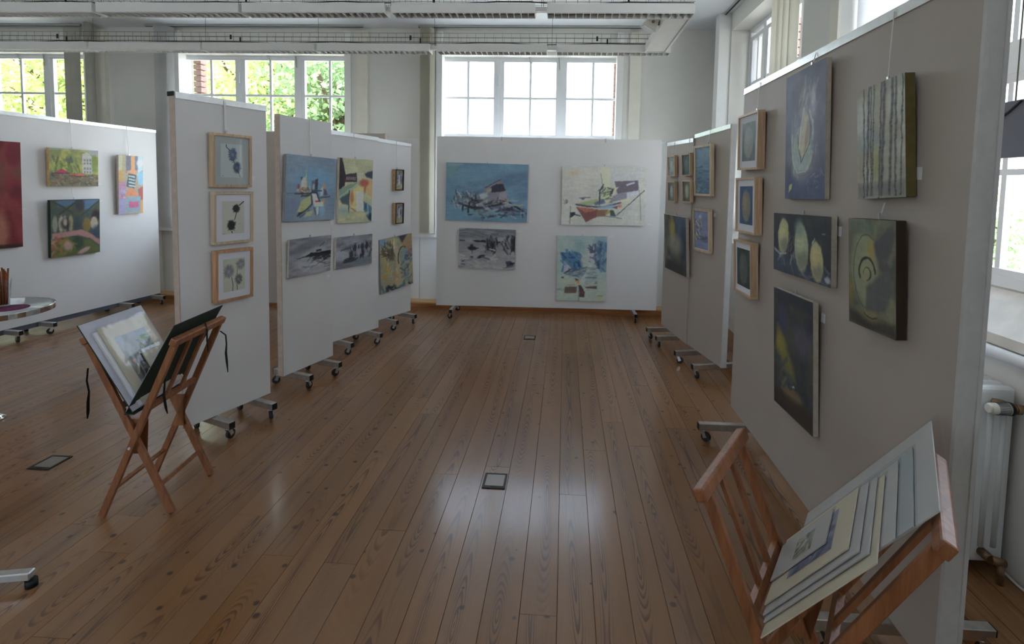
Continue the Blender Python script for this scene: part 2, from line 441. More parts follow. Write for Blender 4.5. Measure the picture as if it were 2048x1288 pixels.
# right wall: openings along Y
RW = [(4.11, 5.85), (1.35, 3.56), (-1.9, -0.5)]  # last opening, behind the camera, is an added window for extra daylight
ZR_S, ZR_T = 1.05, 3.40
bm = bmesh.new(); TR = 0.5
ys = [Y0 - 0.3]
for a, b in sorted(RW): ys += [a, b]
ys.append(Y1)
for i in range(0, len(ys), 2): box(bm, (X1, ys[i], 0), (X1 + TR, ys[i + 1], ZC))
for a, b in RW:
    box(bm, (X1, a, 0), (X1 + TR, b, ZR_S - 0.02)); box(bm, (X1, a, ZR_T), (X1 + TR, b, ZC))
wall_right = tag(obj('wall_right', bm, M['wall']), kind='structure')
wall_left = tag(part('wall_left', M['wall'], None, ((X0 - 0.3, Y0, 0), (X0, Y1, ZC))), kind='structure')
FILL_WIN = (-5.6, -3.2)             # added window, out of view, so more daylight reaches the far panels
wall_front = tag(part('wall_front', M['wall'], None, ((X0 - 0.3, Y0 - 0.3, 0), (FILL_WIN[0], Y0, ZC)), ((FILL_WIN[1], Y0 - 0.3, 0), (X1 + 0.5, Y0, ZC)),
                      ((FILL_WIN[0], Y0 - 0.3, 0), (FILL_WIN[1], Y0, Z_S)), ((FILL_WIN[0], Y0 - 0.3, Z_T), (FILL_WIN[1], Y0, ZC))), kind='structure')
ceiling = tag(part('ceiling', M['ceil'], None, ((X0 - 0.3, Y0 - 0.3, ZC), (X1 + 0.6, Y1 + T, ZC + 0.25))), kind='structure')

# wooden plinth along the far wall and platform along the right wall
pl = empty('trim_2', loc=(0, 0, 0)); tag(pl, kind='structure')
part('plinth_face', M['pine'], pl, ((X0, 6.27, 0.0), (1.50, 6.295, 0.075)))
part('plinth_top', M['pine2'], pl, ((X0, 6.262, 0.075), (1.50, Y1 - 0.001, 0.09)))
pr = empty('trim_3', loc=(0, 0, 0)); tag(pr, kind='structure')
part('plinth_face', M['pine'], pr, ((1.50, 1.0, 0.0), (1.525, 6.27, 0.075)))
for i in range(3):
    part('plank', M['pine3'], pr, ((1.495 + i * 0.112, 1.0 + 0.05 * (i % 2), 0.075), (1.495 + i * 0.112 + 0.109, 6.40, 0.09)))
part('step_block', M['pine3'], pr, ((1.50, 0.6, 0.0), (1.82, 1.44, 0.10)))

# trims beside the far windows (three stepped strips on each side)
n = 4
for c in WIN_C:
    for s in (-1, 1):
        t = empty('trim_%d' % n, loc=(c, Y1, 0)); n += 1; tag(t, kind='structure')
        def strip(nm, mt, a, b, ya, yb, z0, z1):
            a, b = sorted((s * a, s * b)); part(nm, M[mt], t, ((a, ya, z0), (b, yb, z1)))
        strip('outer_strip', 'trim', 1.27, 1.41, -0.055, 0.0, Z_S - 0.02, 3.55)
        strip('middle_strip', 'wall', 1.19, 1.27, -0.03, 0.0, Z_S - 0.02, 3.55)
        strip('inner_strip', 'trimw', 1.11, 1.19, -0.05, 0.09, Z_S - 0.02, 3.55)
# corner pilaster on the right wall
tag(part('trim_%d' % n, M['trimw'], None, ((X1 - 0.13, 5.87, 0.09), (X1 - 0.0005, 6.02, ZC - 0.001))), kind='structure'); n += 1
tag(part('trim_%d' % n, M['trim'], None, ((X1 - 0.02, 3.55, 0.09), (X1 - 0.0005, 3.66, 3.55))), kind='structure'); n += 1

# ------------------------------------------------------------------ windows
def make_window(num, mat4, sashes, rows, frame, sill=None, lower=None):
    """local x along the wall, y outwards, z up; sashes [(x0,x1,bar_x)], rows = list of z edges per tier"""
    root = empty('window_%d' % num, matrix=mat4); tag(root, kind='structure')
    fx0, fx1, fz0, fz1 = frame
    bm = bmesh.new()
    box(bm, (fx0, 0, fz0), (fx0 + 0.045, 0.09, fz1)); box(bm, (fx1 - 0.045, 0, fz0), (fx1, 0.09, fz1))
    box(bm, (fx0, 0.001, fz1 - 0.04), (fx1, 0.089, fz1)); box(bm, (fx0, 0.001, fz0), (fx1, 0.089, fz0 + 0.05))
    for (a, b) in zip(sashes[:-1], sashes[1:]):
        box(bm, (a[1] + 0.045, 0.002, fz0), (b[0] - 0.045, 0.088, fz1))
    tiers = rows
    for t0, t1 in zip(tiers[:-1], tiers[1:]):
        box(bm, (fx0, 0.003, t0[-1] + 0.04), (fx1, 0.087, t1[0] - 0.04))
    obj('frame', bm, M['frame'], root)
    for (a, b, xb) in sashes:
        for tier in tiers:
            z0, z1 = tier[0], tier[-1]
            bm = bmesh.new()
            box(bm, (a - 0.05, 0.01, z0 - 0.045), (a, 0.06, z1 + 0.045)); box(bm, (b, 0.01, z0 - 0.045), (b + 0.05, 0.06, z1 + 0.045))
            box(bm, (a, 0.0101, z0 - 0.045), (b, 0.0599, z0)); box(bm, (a, 0.0101, z1), (b, 0.0599, z1 + 0.045))
            sh = obj('sash', bm, M['frame'], root)
            if xb is not None: part('glazing_bar', M['frame'], sh, ((xb - 0.014, 0.018, z0), (xb + 0.014, 0.05, z1)))
            for zb in tier[1:-1]: part('glazing_bar', M['frame'], sh, ((a, 0.019, zb - 0.014), (b, 0.049, zb + 0.014)))
            xe = [a, b] if xb is None else [a, xb, b]
            for x0, x1 in zip(xe[:-1], xe[1:]):
                for zz0, zz1 in zip(tier[:-1], tier[1:]):
                    part('pane', M['glass'], sh, ((x0, 0.032, zz0), (x1, 0.035, zz1)))
    # handles on the middle sash
    a, b, xb = sashes[len(sashes) // 2]
    zt = tiers[-1]
    part('window_handle', M['frame'], root, ((a - 0.085, -0.02, zt[1] + 0.16), (a - 0.065, 0.0, zt[1] + 0.30)))
    if num in (1, 2, 3):
        bm = bmesh.new()
        bar(bm, (a + 0.1, -0.015, zt[-1] + 0.075), (b + 0.03, -0.015, zt[-1] + 0.072), 0.012, 0.012)
        bar(bm, (b + 0.03, -0.015, zt[-1] + 0.072), (b + 0.045, -0.015, zt[-1] - 0.1), 0.012, 0.012)
        bar(bm, (a + 0.33, -0.03, zt[-1] + 0.06), (a + 0.36, 0.0, zt[-1] - 0.02), 0.015, 0.015)
        obj('opener_rod', bm, M['rail'], root)
    if sill: part('sill', M['trimw'], root, sill)
    return root

YW = 6.60
LOW = [1.04, 1.58, 2.11]
UP = [2.282, 2.752, 3.217]
for i, c in enumerate(WIN_C):
    S = [(-1.155, -0.47, -0.81), (-0.335, 0.345, 0.01), (0.485, 1.165, 0.825)]
    make_window(i + 1, Matrix.Translation((c, YW, 0)), S, [LOW, UP], (-HW + 0.0005, HW - 0.0005, Z_S + 0.0005, Z_T - 0.0005),
                sill=((-1.6, -0.215, Z_S - 0.03), (1.6, 0.0, Z_S + 0.004)))
make_window(7, Matrix(((-1, 0, 0, (FILL_WIN[0] + FILL_WIN[1]) / 2), (0, -1, 0, Y0 - 0.13), (0, 0, 1, 0), (0, 0, 0, 1))), [(-1.14, -0.47, -0.81), (-0.335, 0.345, 0.01), (0.485, 1.14, 0.82)], [LOW, UP], (-1.1995, 1.1995, Z_S + 0.0005, Z_T - 0.0005))  # unseen added window, brings in daylight from behind
# right wall windows: local x -> -Y, local y -> +X
XW = 2.03
def rmat(yc): return Matrix(((0, 1, 0, XW), (-1, 0, 0, yc), (0, 0, 1, 0), (0, 0, 0, 1)))
RUP, RLOW = [2.33, 2.80, 3.27], [1.28, 1.73, 2.14]
def rsash(half, k):
    w = 2 * half / k; out = []
    for i in range(k):
        a, b = -half + i * w + 0.075, -half + (i + 1) * w - 0.075
        out.append((a, b, (a + b) / 2 if k > 2 else None))
    return out
wsill = []
for j, (a, b) in enumerate(RW):
    half = (b - a) / 2 - 0.0005
    make_window(4 + j, rmat((a + b) / 2), rsash(half, (4, 3, 2)[j]), [RLOW, RUP], (-half, half, 1.20, ZR_T - 0.0005))
    # sloping plaster sill
    bm = bmesh.new()
    vs = [(X1 - 0.02, 1.00), (X1 - 0.02, 1.045), (XW, 1.19), (XW + 0.08, 1.19), (XW + 0.08, 1.00)]
    A = [bm.verts.new((x, a + 0.001, z)) for x, z in vs]; B = [bm.verts.new((x, b - 0.001, z)) for x, z in vs]
    for i in range(5): bm.faces.new((A[i], A[(i + 1) % 5], B[(i + 1) % 5], B[i]))
    bm.faces.new(A[::-1]); bm.faces.new(B)
    tag(obj('trim_%d' % n, bm, M['plaster']), kind='structure'); n += 1

# daylight portals in the openings (they only guide the sampling of the sky)
def portal(loc, rot, sx, sy):
    ld = bpy.data.lights.new('window_daylight', 'AREA'); ld.shape = 'RECTANGLE'; ld.size = sx; ld.size_y = sy
    ld.cycles.is_portal = True
    o = bpy.data.objects.new('window_daylight', ld); COL.objects.link(o); o.location = loc; o.rotation_euler = rot
for c in WIN_C: portal((c, Y1 + T + 0.02, (Z_S + Z_T) / 2), (-math.pi / 2, 0, 0), 2 * HW, Z_T - Z_S)
portal(((FILL_WIN[0] + FILL_WIN[1]) / 2, Y0 - 0.32, (Z_S + Z_T) / 2), (math.pi / 2, 0, 0), 2.4, Z_T - Z_S)
for a, b in RW: portal((X1 + TR + 0.02, (a + b) / 2, (1.15 + ZR_T) / 2), (0, math.pi / 2, 0), ZR_T - 1.15, b - a)

# bricks of the outer reveals, seen through the panes
def brick_column(x0, x1, y0, y1, z0, z1, parent, w):
    bm = bmesh.new(); box(bm, (0, 0, 0), (x1 - x0, y1 - y0, w)); bevel(bm, 0.004, 1)
    me = to_mesh('brick', bm, M['brick']); z = z0
    while z < z1:
        obj('brick', me, parent=parent, loc=(x0, y0, z)); z += w + 0.012
brick_column(-3.99 - HW - 0.0, -3.99 - HW + 0.11, Y1 + T + 0.002, Y1 + T + 0.122, 2.2, 3.3, wall_back, 0.066)
brick_column(-0.495 + HW - 0.10, -0.495 + HW + 0.0, Y1 + T + 0.002, Y1 + T + 0.122, 2.2, 3.3, wall_back, 0.066)
brick_column(X1 + TR + 0.002, X1 + TR + 0.12, 5.62, 5.86, 2.2, 3.4, wall_right, 0.066)
brick_column(X1 + TR + 0.002, X1 + TR + 0.12, 5.375, 5.61, 2.24, 3.4, wall_right, 0.066)

# ------------------------------------------------------------------ outside
g = tag(part('ground_outside', M['grass'], None, ((-60, Y1 + T + 0.3, -1.2), (40, 70, -1.1)), ((X1 + TR + 0.3, -40, -1.19), (40, Y1 + T + 0.3, -1.1))), kind='structure')
def tree(x, y, h, r, nleaf, seed, leafmat, label, base=-1.1, group='trees outside the left windows'):
    rr = np.random.default_rng(seed)
    root = empty('garden_tree', loc=(x, y, base)); tag(root, label, 'tree', group)
    bm = bmesh.new()
    tube(bm, [(0, 0, 0), (0.05, 0.02, h * 0.25), (-0.04, 0.05, h * 0.5), (0.03, 0, h * 0.8)], 0.16, 8)
    for k in range(6):
        a = k * 1.05 + rr.random(); tube(bm, [(0, 0, h * (0.25 + 0.08 * k)), (0.5 * r * math.cos(a), 0.5 * r * math.sin(a), h * (0.35 + 0.09 * k)), (0.85 * r * math.cos(a), 0.85 * r * math.sin(a), h * (0.40 + 0.10 * k))], 0.05, 6)
    obj('trunk', bm, M['bark'], root)
    # leaves gathered in clumps
    nc = 90; nleaf *= 2
    cc = rr.normal(size=(nc, 3)); cc /= np.linalg.norm(cc, axis=1)[:, None]; cc *= (rr.random((nc, 1)) ** 0.4)
    cc = cc * np.array([r, r, h * 0.38]) + np.array([0, 0, h * 0.64])
    cen = cc[rr.integers(0, nc, nleaf)] + rr.normal(size=(nleaf, 3)) * np.array([0.42, 0.42, 0.34])
    a = rr.normal(size=(nleaf, 3)); a /= np.linalg.norm(a, axis=1)[:, None]
    b = np.cross(a, rr.normal(size=(nleaf, 3))); b /= np.linalg.norm(b, axis=1)[:, None]
    s = (0.045 + 0.05 * rr.random((nleaf, 1)))
    V = np.stack([cen - a * s, cen + b * s * 0.6, cen + a * s, cen - b * s * 0.6], 1).reshape(-1, 3)
    me = bpy.data.meshes.new('foliage'); me.vertices.add(len(V)); me.vertices.foreach_set('co', V.ravel())
    me.loops.add(nleaf * 4); me.loops.foreach_set('vertex_index', np.arange(nleaf * 4)); me.polygons.add(nleaf)
    me.polygons.foreach_set('loop_start', np.arange(nleaf) * 4); me.polygons.foreach_set('loop_total', np.full(nleaf, 4)); me.update()
    me.materials.append(leafmat)
    tag(obj('foliage', me, parent=root), kind='stuff')
tree(-7.6, 12.5, 7.4, 2.4, 9000, 1, M['leafa'], 'bushy fresh green tree seen through the middle casement of the centre left window')
tree(-5.3, 11.6, 6.2, 1.5, 6000, 2, M['leafb'], 'darker green tree seen through the right casement of the centre left window')
tree(-12.2, 12.2, 7.6, 2.5, 9000, 3, M['leafa'], 'light green tree filling the window at the far left')
tree(-16.3, 13.0, 8.0, 2.8, 8000, 4, M['leafa'], 'pale leafy tree at the very left edge of the leftmost window')
tree(-9.9, 16.0, 8.6, 2.6, 7000, 5, M['leafb'], 'tree standing behind the others between the two left windows')

sp_ = on_x(1970, 500, 9.0)
tree(9.0, float(sp_[1]), 2.6, 0.45, 900, 6, M['leafb'], 'small green bush outside, seen low through the right window', group='bush outside the right window')
pb = bmesh.new(); cyl(pb, (0, 0, 0), (0, 2.15, 0), 0.024, seg=16)
hp = empty('sill_pipe', loc=(1.792, 1.38, 0.975)); tag(hp, 'rounded white pipe running below the right window sill', 'pipe'); obj('pipe', pb, M['radi'], hp)
for y_ in (0.3, 1.1, 1.9): part('pipe_bracket', M['radi'], hp, ((-0.006, y_, -0.006), (0.0375, y_ + 0.02, 0.006)))
# ------------------------------------------------------------------ exhibition panels
PAN = {}
def foot_mesh():
    pass
def make_panel(key, bl, br, top_l, top_r, label, thick=0.045, gap=0.12, ext=(0, 0), feet=(0.3, 0.7), front=0.17, rail=True, left_edge=None, right_edge=None, board='panel', lean=0.0, topz=None):
    a, b = on_z(*bl, gap), on_z(*br, gap)
    w = float(np.linalg.norm(b - a)); u = (b - a) / w
    a = a - u * ext[0]; w += ext[0] + ext[1]
    nn = np.array([u[1], -u[0], 0.0])          # towards the viewer
    R3 = Matrix(((u[0], -nn[0], 0, a[0]), (u[1], -nn[1], 0, a[1]), (0, 0, 1, 0), (0, 0, 0, 1)))
    root = empty('exhibition_panel', matrix=R3); tag(root, label, 'partition panel', 'white movable exhibition panels')
    PAN[key] = dict(M=R3, a=a, u=u, n=nn, w=w, ext=ext[0], top=max(top_l, top_r), top_l=top_l, top_r=top_r)
    bm = bmesh.new()
    h0, h1 = top_l, top_r
    vs = [(0, gap), (w, gap), (w, h1), (0, h0)]
    Av = [bm.verts.new((x, 0, z)) for x, z in vs]; Bv = [bm.verts.new((x, thick, z)) for x, z in vs]
    for i in range(4): bm.faces.new((Av[i], Av[(i + 1) % 4], Bv[(i + 1) % 4], Bv[i]))
    bm.faces.new(Av[::-1]); bm.faces.new(Bv)
    obj('board', bm, M[board], root)
    def edge(x, mt, nm):
        part(nm, M[mt], root, ((x - 0.003, -0.002, gap), (x + 0.003, thick + 0.002, top_l)))
    if left_edge: part('end_strip', M[left_edge], root, ((-0.006, -0.0015, gap + 0.001), (-0.0002, thick + 0.0015, top_l + 0.004)))
    if right_edge: part('end_strip', M[right_edge], root, ((w + 0.0002, -0.0015, gap + 0.001), (w + 0.012, thick + 0.0015, top_r + 0.004)))
    if key == 'I': part('edge_lip', M['edgegrey'], root, ((w + 0.0122, -0.006, gap + 0.001), (w + 0.019, 0.010, top_r + 0.004)), ((w + 0.0122, thick - 0.008, gap + 0.001), (w + 0.017, thick + 0.004, top_r + 0.004)))
    if rail:
        bm = bmesh.new()
        ang = math.atan2(h1 - h0, w)
        Mr = Matrix.Translation((0, 0, h0)) @ Matrix.Rotation(-ang, 4, 'Y')
        L = w / math.cos(ang)
        box(bm, (0.0, -0.007, -0.030), (L, -0.0005, 0.004), Mr); box(bm, (0.0, -0.007, 0.0042), (L, thick + 0.007, 0.007), Mr); box(bm, (0.0, thick + 0.0005, -0.03), (L, thick + 0.007, 0.004), Mr)
        obj('top_rail', bm, M['alu'], root)
        part('rail_end_cap', M['black'], root, ((-0.003, -0.008, h0 - 0.018), (-0.0005 if not left_edge else -0.0002, thick + 0.008, h0 + 0.008)), loc=(-0.007 if left_edge else -0.001, 0, 0))
    # foot bars with swivel casters
    wr = random.Random(hash(key) % 1000 if False else ord(key))
    for fx in feet:
        x = fx; y0, y1 = -front, thick + front
        bm = bmesh.new(); box(bm, (x - 0.02, y0, 0.073), (x + 0.02, y1, 0.117)); bevel(bm, 0.003, 1)
        fb = obj('foot_bar', bm, M['foot'], root)
        for yy, s in ((y0, -1), (y1, 1)):
            part('end_cap', M['black'], fb, ((x - 0.0185, min(yy, yy + s * 0.003), 0.0745), (x + 0.0185, max(yy, yy + s * 0.003), 0.1155)))
            yc = yy - s * 0.035; a2 = wr.random() * 3.0; dx, dy = 0.016 * math.cos(a2), 0.016 * math.sin(a2)
            bm = bmesh.new()
            cyl(bm, (x, yc, 0.064), (x, yc, 0.0729), 0.019, seg=12)
            px, py = -dy / 0.016, dx / 0.016
            for q in (-1, 1):
                bar(bm, (x + px * q * 0.0125, yc + py * q * 0.0125, 0.066), (x + dx + px * q * 0.0125, yc + dy + py * q * 0.0125, 0.026), 0.004, 0.024, (dx, dy, 0))
            obj('caster_fork', bm, M['steelhook'], fb)
            bm = bmesh.new()
            cyl(bm, (x + dx - px * 0.0095, yc + dy - py * 0.0095, 0.0295), (x + dx + px * 0.0095, yc + dy + py * 0.0095, 0.0295), 0.0295, seg=18)
            obj('caster_wheel', bm, M['rubber'], fb)
    return root

make_panel('A', (0, 662), (321, 586), 2.235, 2.222, 'long white exhibition panel with colourful canvases at the far left', ext=(1.1, 0), feet=(1.15, 1.45, 2.3, 2.72), front=0.17)
part('shadow_strip', M['screen'], bpy.data.objects['exhibition_panel'], ((0, 0.006, 0.07), (PAN['A']['w'], 0.04, 0.1195)))  # dark strip standing in for the shadow under this panel
make_panel('B', (368, 858), (541, 786), 2.117, 2.122, 'narrow white panel with three framed ink drawings beside the left print rack', left_edge='edgewood', feet=(0.185, 0.483), front=0.165)
make_panel('C', (567, 753), (666, 711), 2.113, 2.112, 'narrow white panel carrying the abstract harbour town canvas', left_edge='edgewood', rail=False, feet=(0.11, 0.42), front=0.165)
make_panel('D', (666, 684), (757, 655), 2.085, 2.067, 'narrow white panel carrying the yellow green street canvas', ext=(0.06, 0), feet=(0.14, 0.50), front=0.165)
make_panel('E', (756, 641), (821, 621), 2.085, 2.063, 'white panel with two small boxed pictures nearest the far wall on the left', ext=(0.05, 0), feet=(0.17, 0.46), front=0.165)
make_panel('F', (872, 610), (1312, 621), 2.190, 2.190, 'wide white panel facing the aisle below the far window', rail=False, feet=(0.22, 2.43), front=0.20)
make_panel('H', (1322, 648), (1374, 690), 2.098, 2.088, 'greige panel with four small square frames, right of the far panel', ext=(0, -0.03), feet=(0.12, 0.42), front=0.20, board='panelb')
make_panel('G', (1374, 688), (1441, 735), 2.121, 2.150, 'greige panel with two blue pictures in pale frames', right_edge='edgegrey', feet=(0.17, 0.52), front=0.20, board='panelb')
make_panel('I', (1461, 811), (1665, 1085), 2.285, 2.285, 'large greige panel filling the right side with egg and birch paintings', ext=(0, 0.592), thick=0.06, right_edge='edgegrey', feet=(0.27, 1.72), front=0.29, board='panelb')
# a further panel standing crosswise behind the left row
pJ = dict(x0=-4.35, x1=-2.06, y=5.86)
def px_of(P):
    v = np.array(P) - CAMP; z = np.dot(v, CF); return (CX + F_PX * np.dot(v, CR) / z, CY - F_PX * np.dot(v, CU) / z)
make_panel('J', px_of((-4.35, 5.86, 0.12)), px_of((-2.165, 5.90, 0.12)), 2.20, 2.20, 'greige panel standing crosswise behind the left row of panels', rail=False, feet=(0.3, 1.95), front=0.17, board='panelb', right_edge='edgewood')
# metal clips on top of the far panel
pF = [o for o in bpy.data.objects if o.name.startswith('exhibition_panel') and o.get('label', '').startswith('wide white panel')][0]
for x in (0.785, 2.035):
    part('rail_clip', M['steelhook'], pF, ((x - 0.008, -0.006, 2.15), (x + 0.008, 0.052, 2.197)))

def panel_uv(key, px, off=0.03):
    p = PAN[key]; d = ray(*px); o = p['a'] + p['n'] * off
    t = np.dot(o - CAMP, p['n']) / np.dot(d, p['n']); P = CAMP + d * t
    return np.array([np.dot(P - p['a'], p['u']), P[2]])

# ------------------------------------------------------------------ painter: strokes on a colour grid
class Art:
    def __init__(s, w, h, cell, base, seed=1):
        s.w, s.h = w, h                                  # cm
        s.nx, s.ny = max(8, int(w / cell)) + 1, max(8, int(h / cell)) + 1
        s.X, s.Y = np.meshgrid(np.linspace(0, w, s.nx), np.linspace(0, h, s.ny))
        s.c = np.ones((s.ny, s.nx, 3)) * np.array(base, float); s.px = cell; s.wa = min(1.2, 0.018 * max(w, h)); s.r = np.random.default_rng(seed)
    def blend(s, m, col):
        m = np.clip(m, 0, 1)[..., None]; s.c = s.c * (1 - m) + np.array(col, float) * m
    def win(s, x0, x1, y0, y1):
        i0, i1 = int(max(0, np.floor(y0 / s.h * (s.ny - 1)))), int(min(s.ny, np.ceil(y1 / s.h * (s.ny - 1)) + 1))
        j0, j1 = int(max(0, np.floor(x0 / s.w * (s.nx - 1)))), int(min(s.nx, np.ceil(x1 / s.w * (s.nx - 1)) + 1))
        return slice(i0, i1), slice(j0, j1)
    def vnoise(s, sx, sy, oct=3):
        out = np.zeros_like(s.X); amp = 1.0; tot = 0
        for o in range(oct):
            gx, gy = max(2, int(s.w / sx * 2 ** o) + 2), max(2, int(s.h / sy * 2 ** o) + 2)
            g = s.r.random((gy, gx))
            fx = s.X / s.w * (gx - 1.001); fy = s.Y / s.h * (gy - 1.001)
            ix, iy = fx.astype(int), fy.astype(int); fx -= ix; fy -= iy
            fx = fx * fx * (3 - 2 * fx); fy = fy * fy * (3 - 2 * fy)
            v = (g[iy, ix] * (1 - fx) + g[iy, ix + 1] * fx) * (1 - fy) + (g[iy + 1, ix] * (1 - fx) + g[iy + 1, ix + 1] * fx) * fy
            out += amp * v; tot += amp; amp *= 0.55
        return out / tot
    def mottle(s, col, sx, sy, lo=0.45, hi=0.75, a=0.7):
        v = s.vnoise(sx, sy); s.blend(np.clip((v - lo) / (hi - lo), 0, 1) * a, col); return s
    def grad(s, c0, c1, y0=0.0, y1=1.0, a=1.0):
        t = np.clip((s.Y / s.h - y0) / (y1 - y0), 0, 1)[..., None]
        s.c = s.c * (1 - a) + a * (np.array(c0, float) * (1 - t) + np.array(c1, float) * t); return s
    def blob(s, x, y, rx, ry, col, a=1.0, soft=0.6, ang=0.0):
        x, y, rx, ry = x * s.w, y * s.h, rx * s.w, ry * s.h
        R = max(rx, ry) * (1 + soft) + s.px; w = s.win(x - R, x + R, y - R, y + R)
        dx, dy = s.X[w] - x, s.Y[w] - y; c, q = math.cos(ang), math.sin(ang)
        d = np.hypot((dx * c + dy * q) / rx, (-dx * q + dy * c) / ry)
        m = np.clip((1 + soft / 2 - d) / max(soft, 0.05), 0, 1)[..., None] * a
        s.c[w] = s.c[w] * (1 - m) + np.array(col, float) * m; return s
    def ring(s, x, y, rx, ry, wd, col, a=1.0, t0=0, t1=360, ang=0.0):
        pts = []
        for k in np.linspace(math.radians(t0), math.radians(t1), 40):
            ex, ey = rx * s.w * math.cos(k), ry * s.h * math.sin(k)
            pts.append((x + (ex * math.cos(ang) - ey * math.sin(ang)) / s.w, y + (ex * math.sin(ang) + ey * math.cos(ang)) / s.h))
        return s.line(pts, wd, col, a)
    def line(s, pts, wd, col, a=1.0, taper=False):
        pts = [(p[0] * s.w, p[1] * s.h) for p in pts]; N = len(pts) - 1
        for i in range(N):
            (x0, y0), (x1, y1) = pts[i], pts[i + 1]
            w_ = wd * (1 - 0.8 * i / max(1, N)) if taper else wd
            s._seg(x0, y0, x1, y1, w_, col, a)
        return s
    def _seg(s, x0, y0, x1, y1, wd, col, a):
        p = wd + s.px; w = s.win(min(x0, x1) - p, max(x0, x1) + p, min(y0, y1) - p, max(y0, y1) + p)
        X, Y = s.X[w], s.Y[w]
        if X.size == 0: return
        dx, dy = x1 - x0, y1 - y0; L2 = dx * dx + dy * dy + 1e-9
        t = np.clip(((X - x0) * dx + (Y - y0) * dy) / L2, 0, 1)
        d = np.hypot(X - x0 - t * dx, Y - y0 - t * dy)
        m = np.clip((wd / 2 + s.px * 0.6 - d) / (s.px * 1.2), 0, 1)[..., None] * a
        s.c[w] = s.c[w] * (1 - m) + np.array(col, float) * m
    def poly(s, pts, col, a=1.0, soft=0.0):
        P = [(p[0] * s.w, p[1] * s.h) for p in pts]; xs_, ys_ = [p[0] for p in P], [p[1] for p in P]
        w = s.win(min(xs_) - s.px, max(xs_) + s.px, min(ys_) - s.px, max(ys_) + s.px); X, Y = s.X[w], s.Y[w]
        if X.size == 0: return s
        inside = np.zeros(X.shape, bool); dmin = np.full(X.shape, 1e9)
        for i in range(len(P)):
            (x0, y0), (x1, y1) = P[i], P[(i + 1) % len(P)]
            if y0 != y1:
                cond = ((y0 > Y) != (y1 > Y)) & (X < (x1 - x0) * (Y - y0) / (y1 - y0) + x0); inside ^= cond
            dx, dy = x1 - x0, y1 - y0; t = np.clip(((X - x0) * dx + (Y - y0) * dy) / (dx * dx + dy * dy + 1e-9), 0, 1)
            dmin = np.minimum(dmin, np.hypot(X - x0 - t * dx, Y - y0 - t * dy))
        sd_ = np.where(inside, dmin, -dmin); k = max(s.px, soft * s.w)
        m = np.clip(0.5 + sd_ / k, 0, 1)[..., None] * a
        s.c[w] = s.c[w] * (1 - m) + np.array(col, float) * m; return s
    def strokes(s, n_, box_, cols, length, wd, ang=0.0, spread=0.4, a=0.8):
        x0, x1, y0, y1 = box_
        for i in range(n_):
            x, y = (x0 + (x1 - x0) * s.r.random()) * s.w, (y0 + (y1 - y0) * s.r.random()) * s.h
            L = length * (0.5 + s.r.random()); t = ang + s.r.normal() * spread
            col = cols[s.r.integers(len(cols))]
            s._seg(x - L / 2 * math.cos(t), y - L / 2 * math.sin(t), x + L / 2 * math.cos(t), y + L / 2 * math.sin(t), wd * (0.5 + s.r.random()), col, a * (0.6 + 0.4 * s.r.random()))
        return s
    def mesh(s, gain, mat, name='painted_face', y=0.0):
        if mat.name.startswith('oil'):               # hand-made edges and brush grain
            wx, wy = (s.vnoise(2.2, 2.2, 3) - 0.5) * s.wa, (s.vnoise(2.2, 2.2, 3) - 0.5) * s.wa
            fx = np.clip((s.X + wx) / s.w * (s.nx - 1), 0, s.nx - 1.001); fy = np.clip((s.Y + wy) / s.h * (s.ny - 1), 0, s.ny - 1.001)
            ix, iy = fx.astype(int), fy.astype(int); fx, fy = (fx - ix)[..., None], (fy - iy)[..., None]
            s.c = (s.c[iy, ix] * (1 - fx) + s.c[iy, ix + 1] * fx) * (1 - fy) + (s.c[iy + 1, ix] * (1 - fx) + s.c[iy + 1, ix + 1] * fx) * fy
            g1 = (s.vnoise(6, 1.2, 3) - 0.5) * 0.11 + (s.vnoise(1.0, 3, 2) - 0.5) * 0.08
            s.c = s.c * (1 + g1[..., None])
            s.c = s.c * 0.80 + s.c.mean(-1, keepdims=True) * 0.20
        lin = s2l(np.clip(s.c, 0, 255)) * gain
        lin = np.clip(lin, 0.004, 0.86)
        V = np.zeros((s.ny, s.nx, 3)); V[..., 0] = (s.X - s.w / 2) / 100; V[..., 1] = y; V[..., 2] = (s.h - s.Y) / 100
        me = bpy.data.meshes.new(name); N = s.nx * s.ny
        me.vertices.add(N); me.vertices.foreach_set('co', V.reshape(-1))
        idx = np.arange(N).reshape(s.ny, s.nx)
        q = np.stack([idx[1:, :-1], idx[1:, 1:], idx[:-1, 1:], idx[:-1, :-1]], -1).reshape(-1); nf = len(q) // 4
        me.loops.add(len(q)); me.loops.foreach_set('vertex_index', q); me.polygons.add(nf)
        me.polygons.foreach_set('loop_start', np.arange(nf) * 4); me.polygons.foreach_set('loop_total', np.full(nf, 4)); me.update()
        at = me.color_attributes.new('paint', 'FLOAT_COLOR', 'POINT')
        at.data.foreach_set('color', np.concatenate([lin.reshape(-1, 3), np.ones((N, 1))], 1).ravel().astype(np.float32))
        me.materials.append(mat); return me

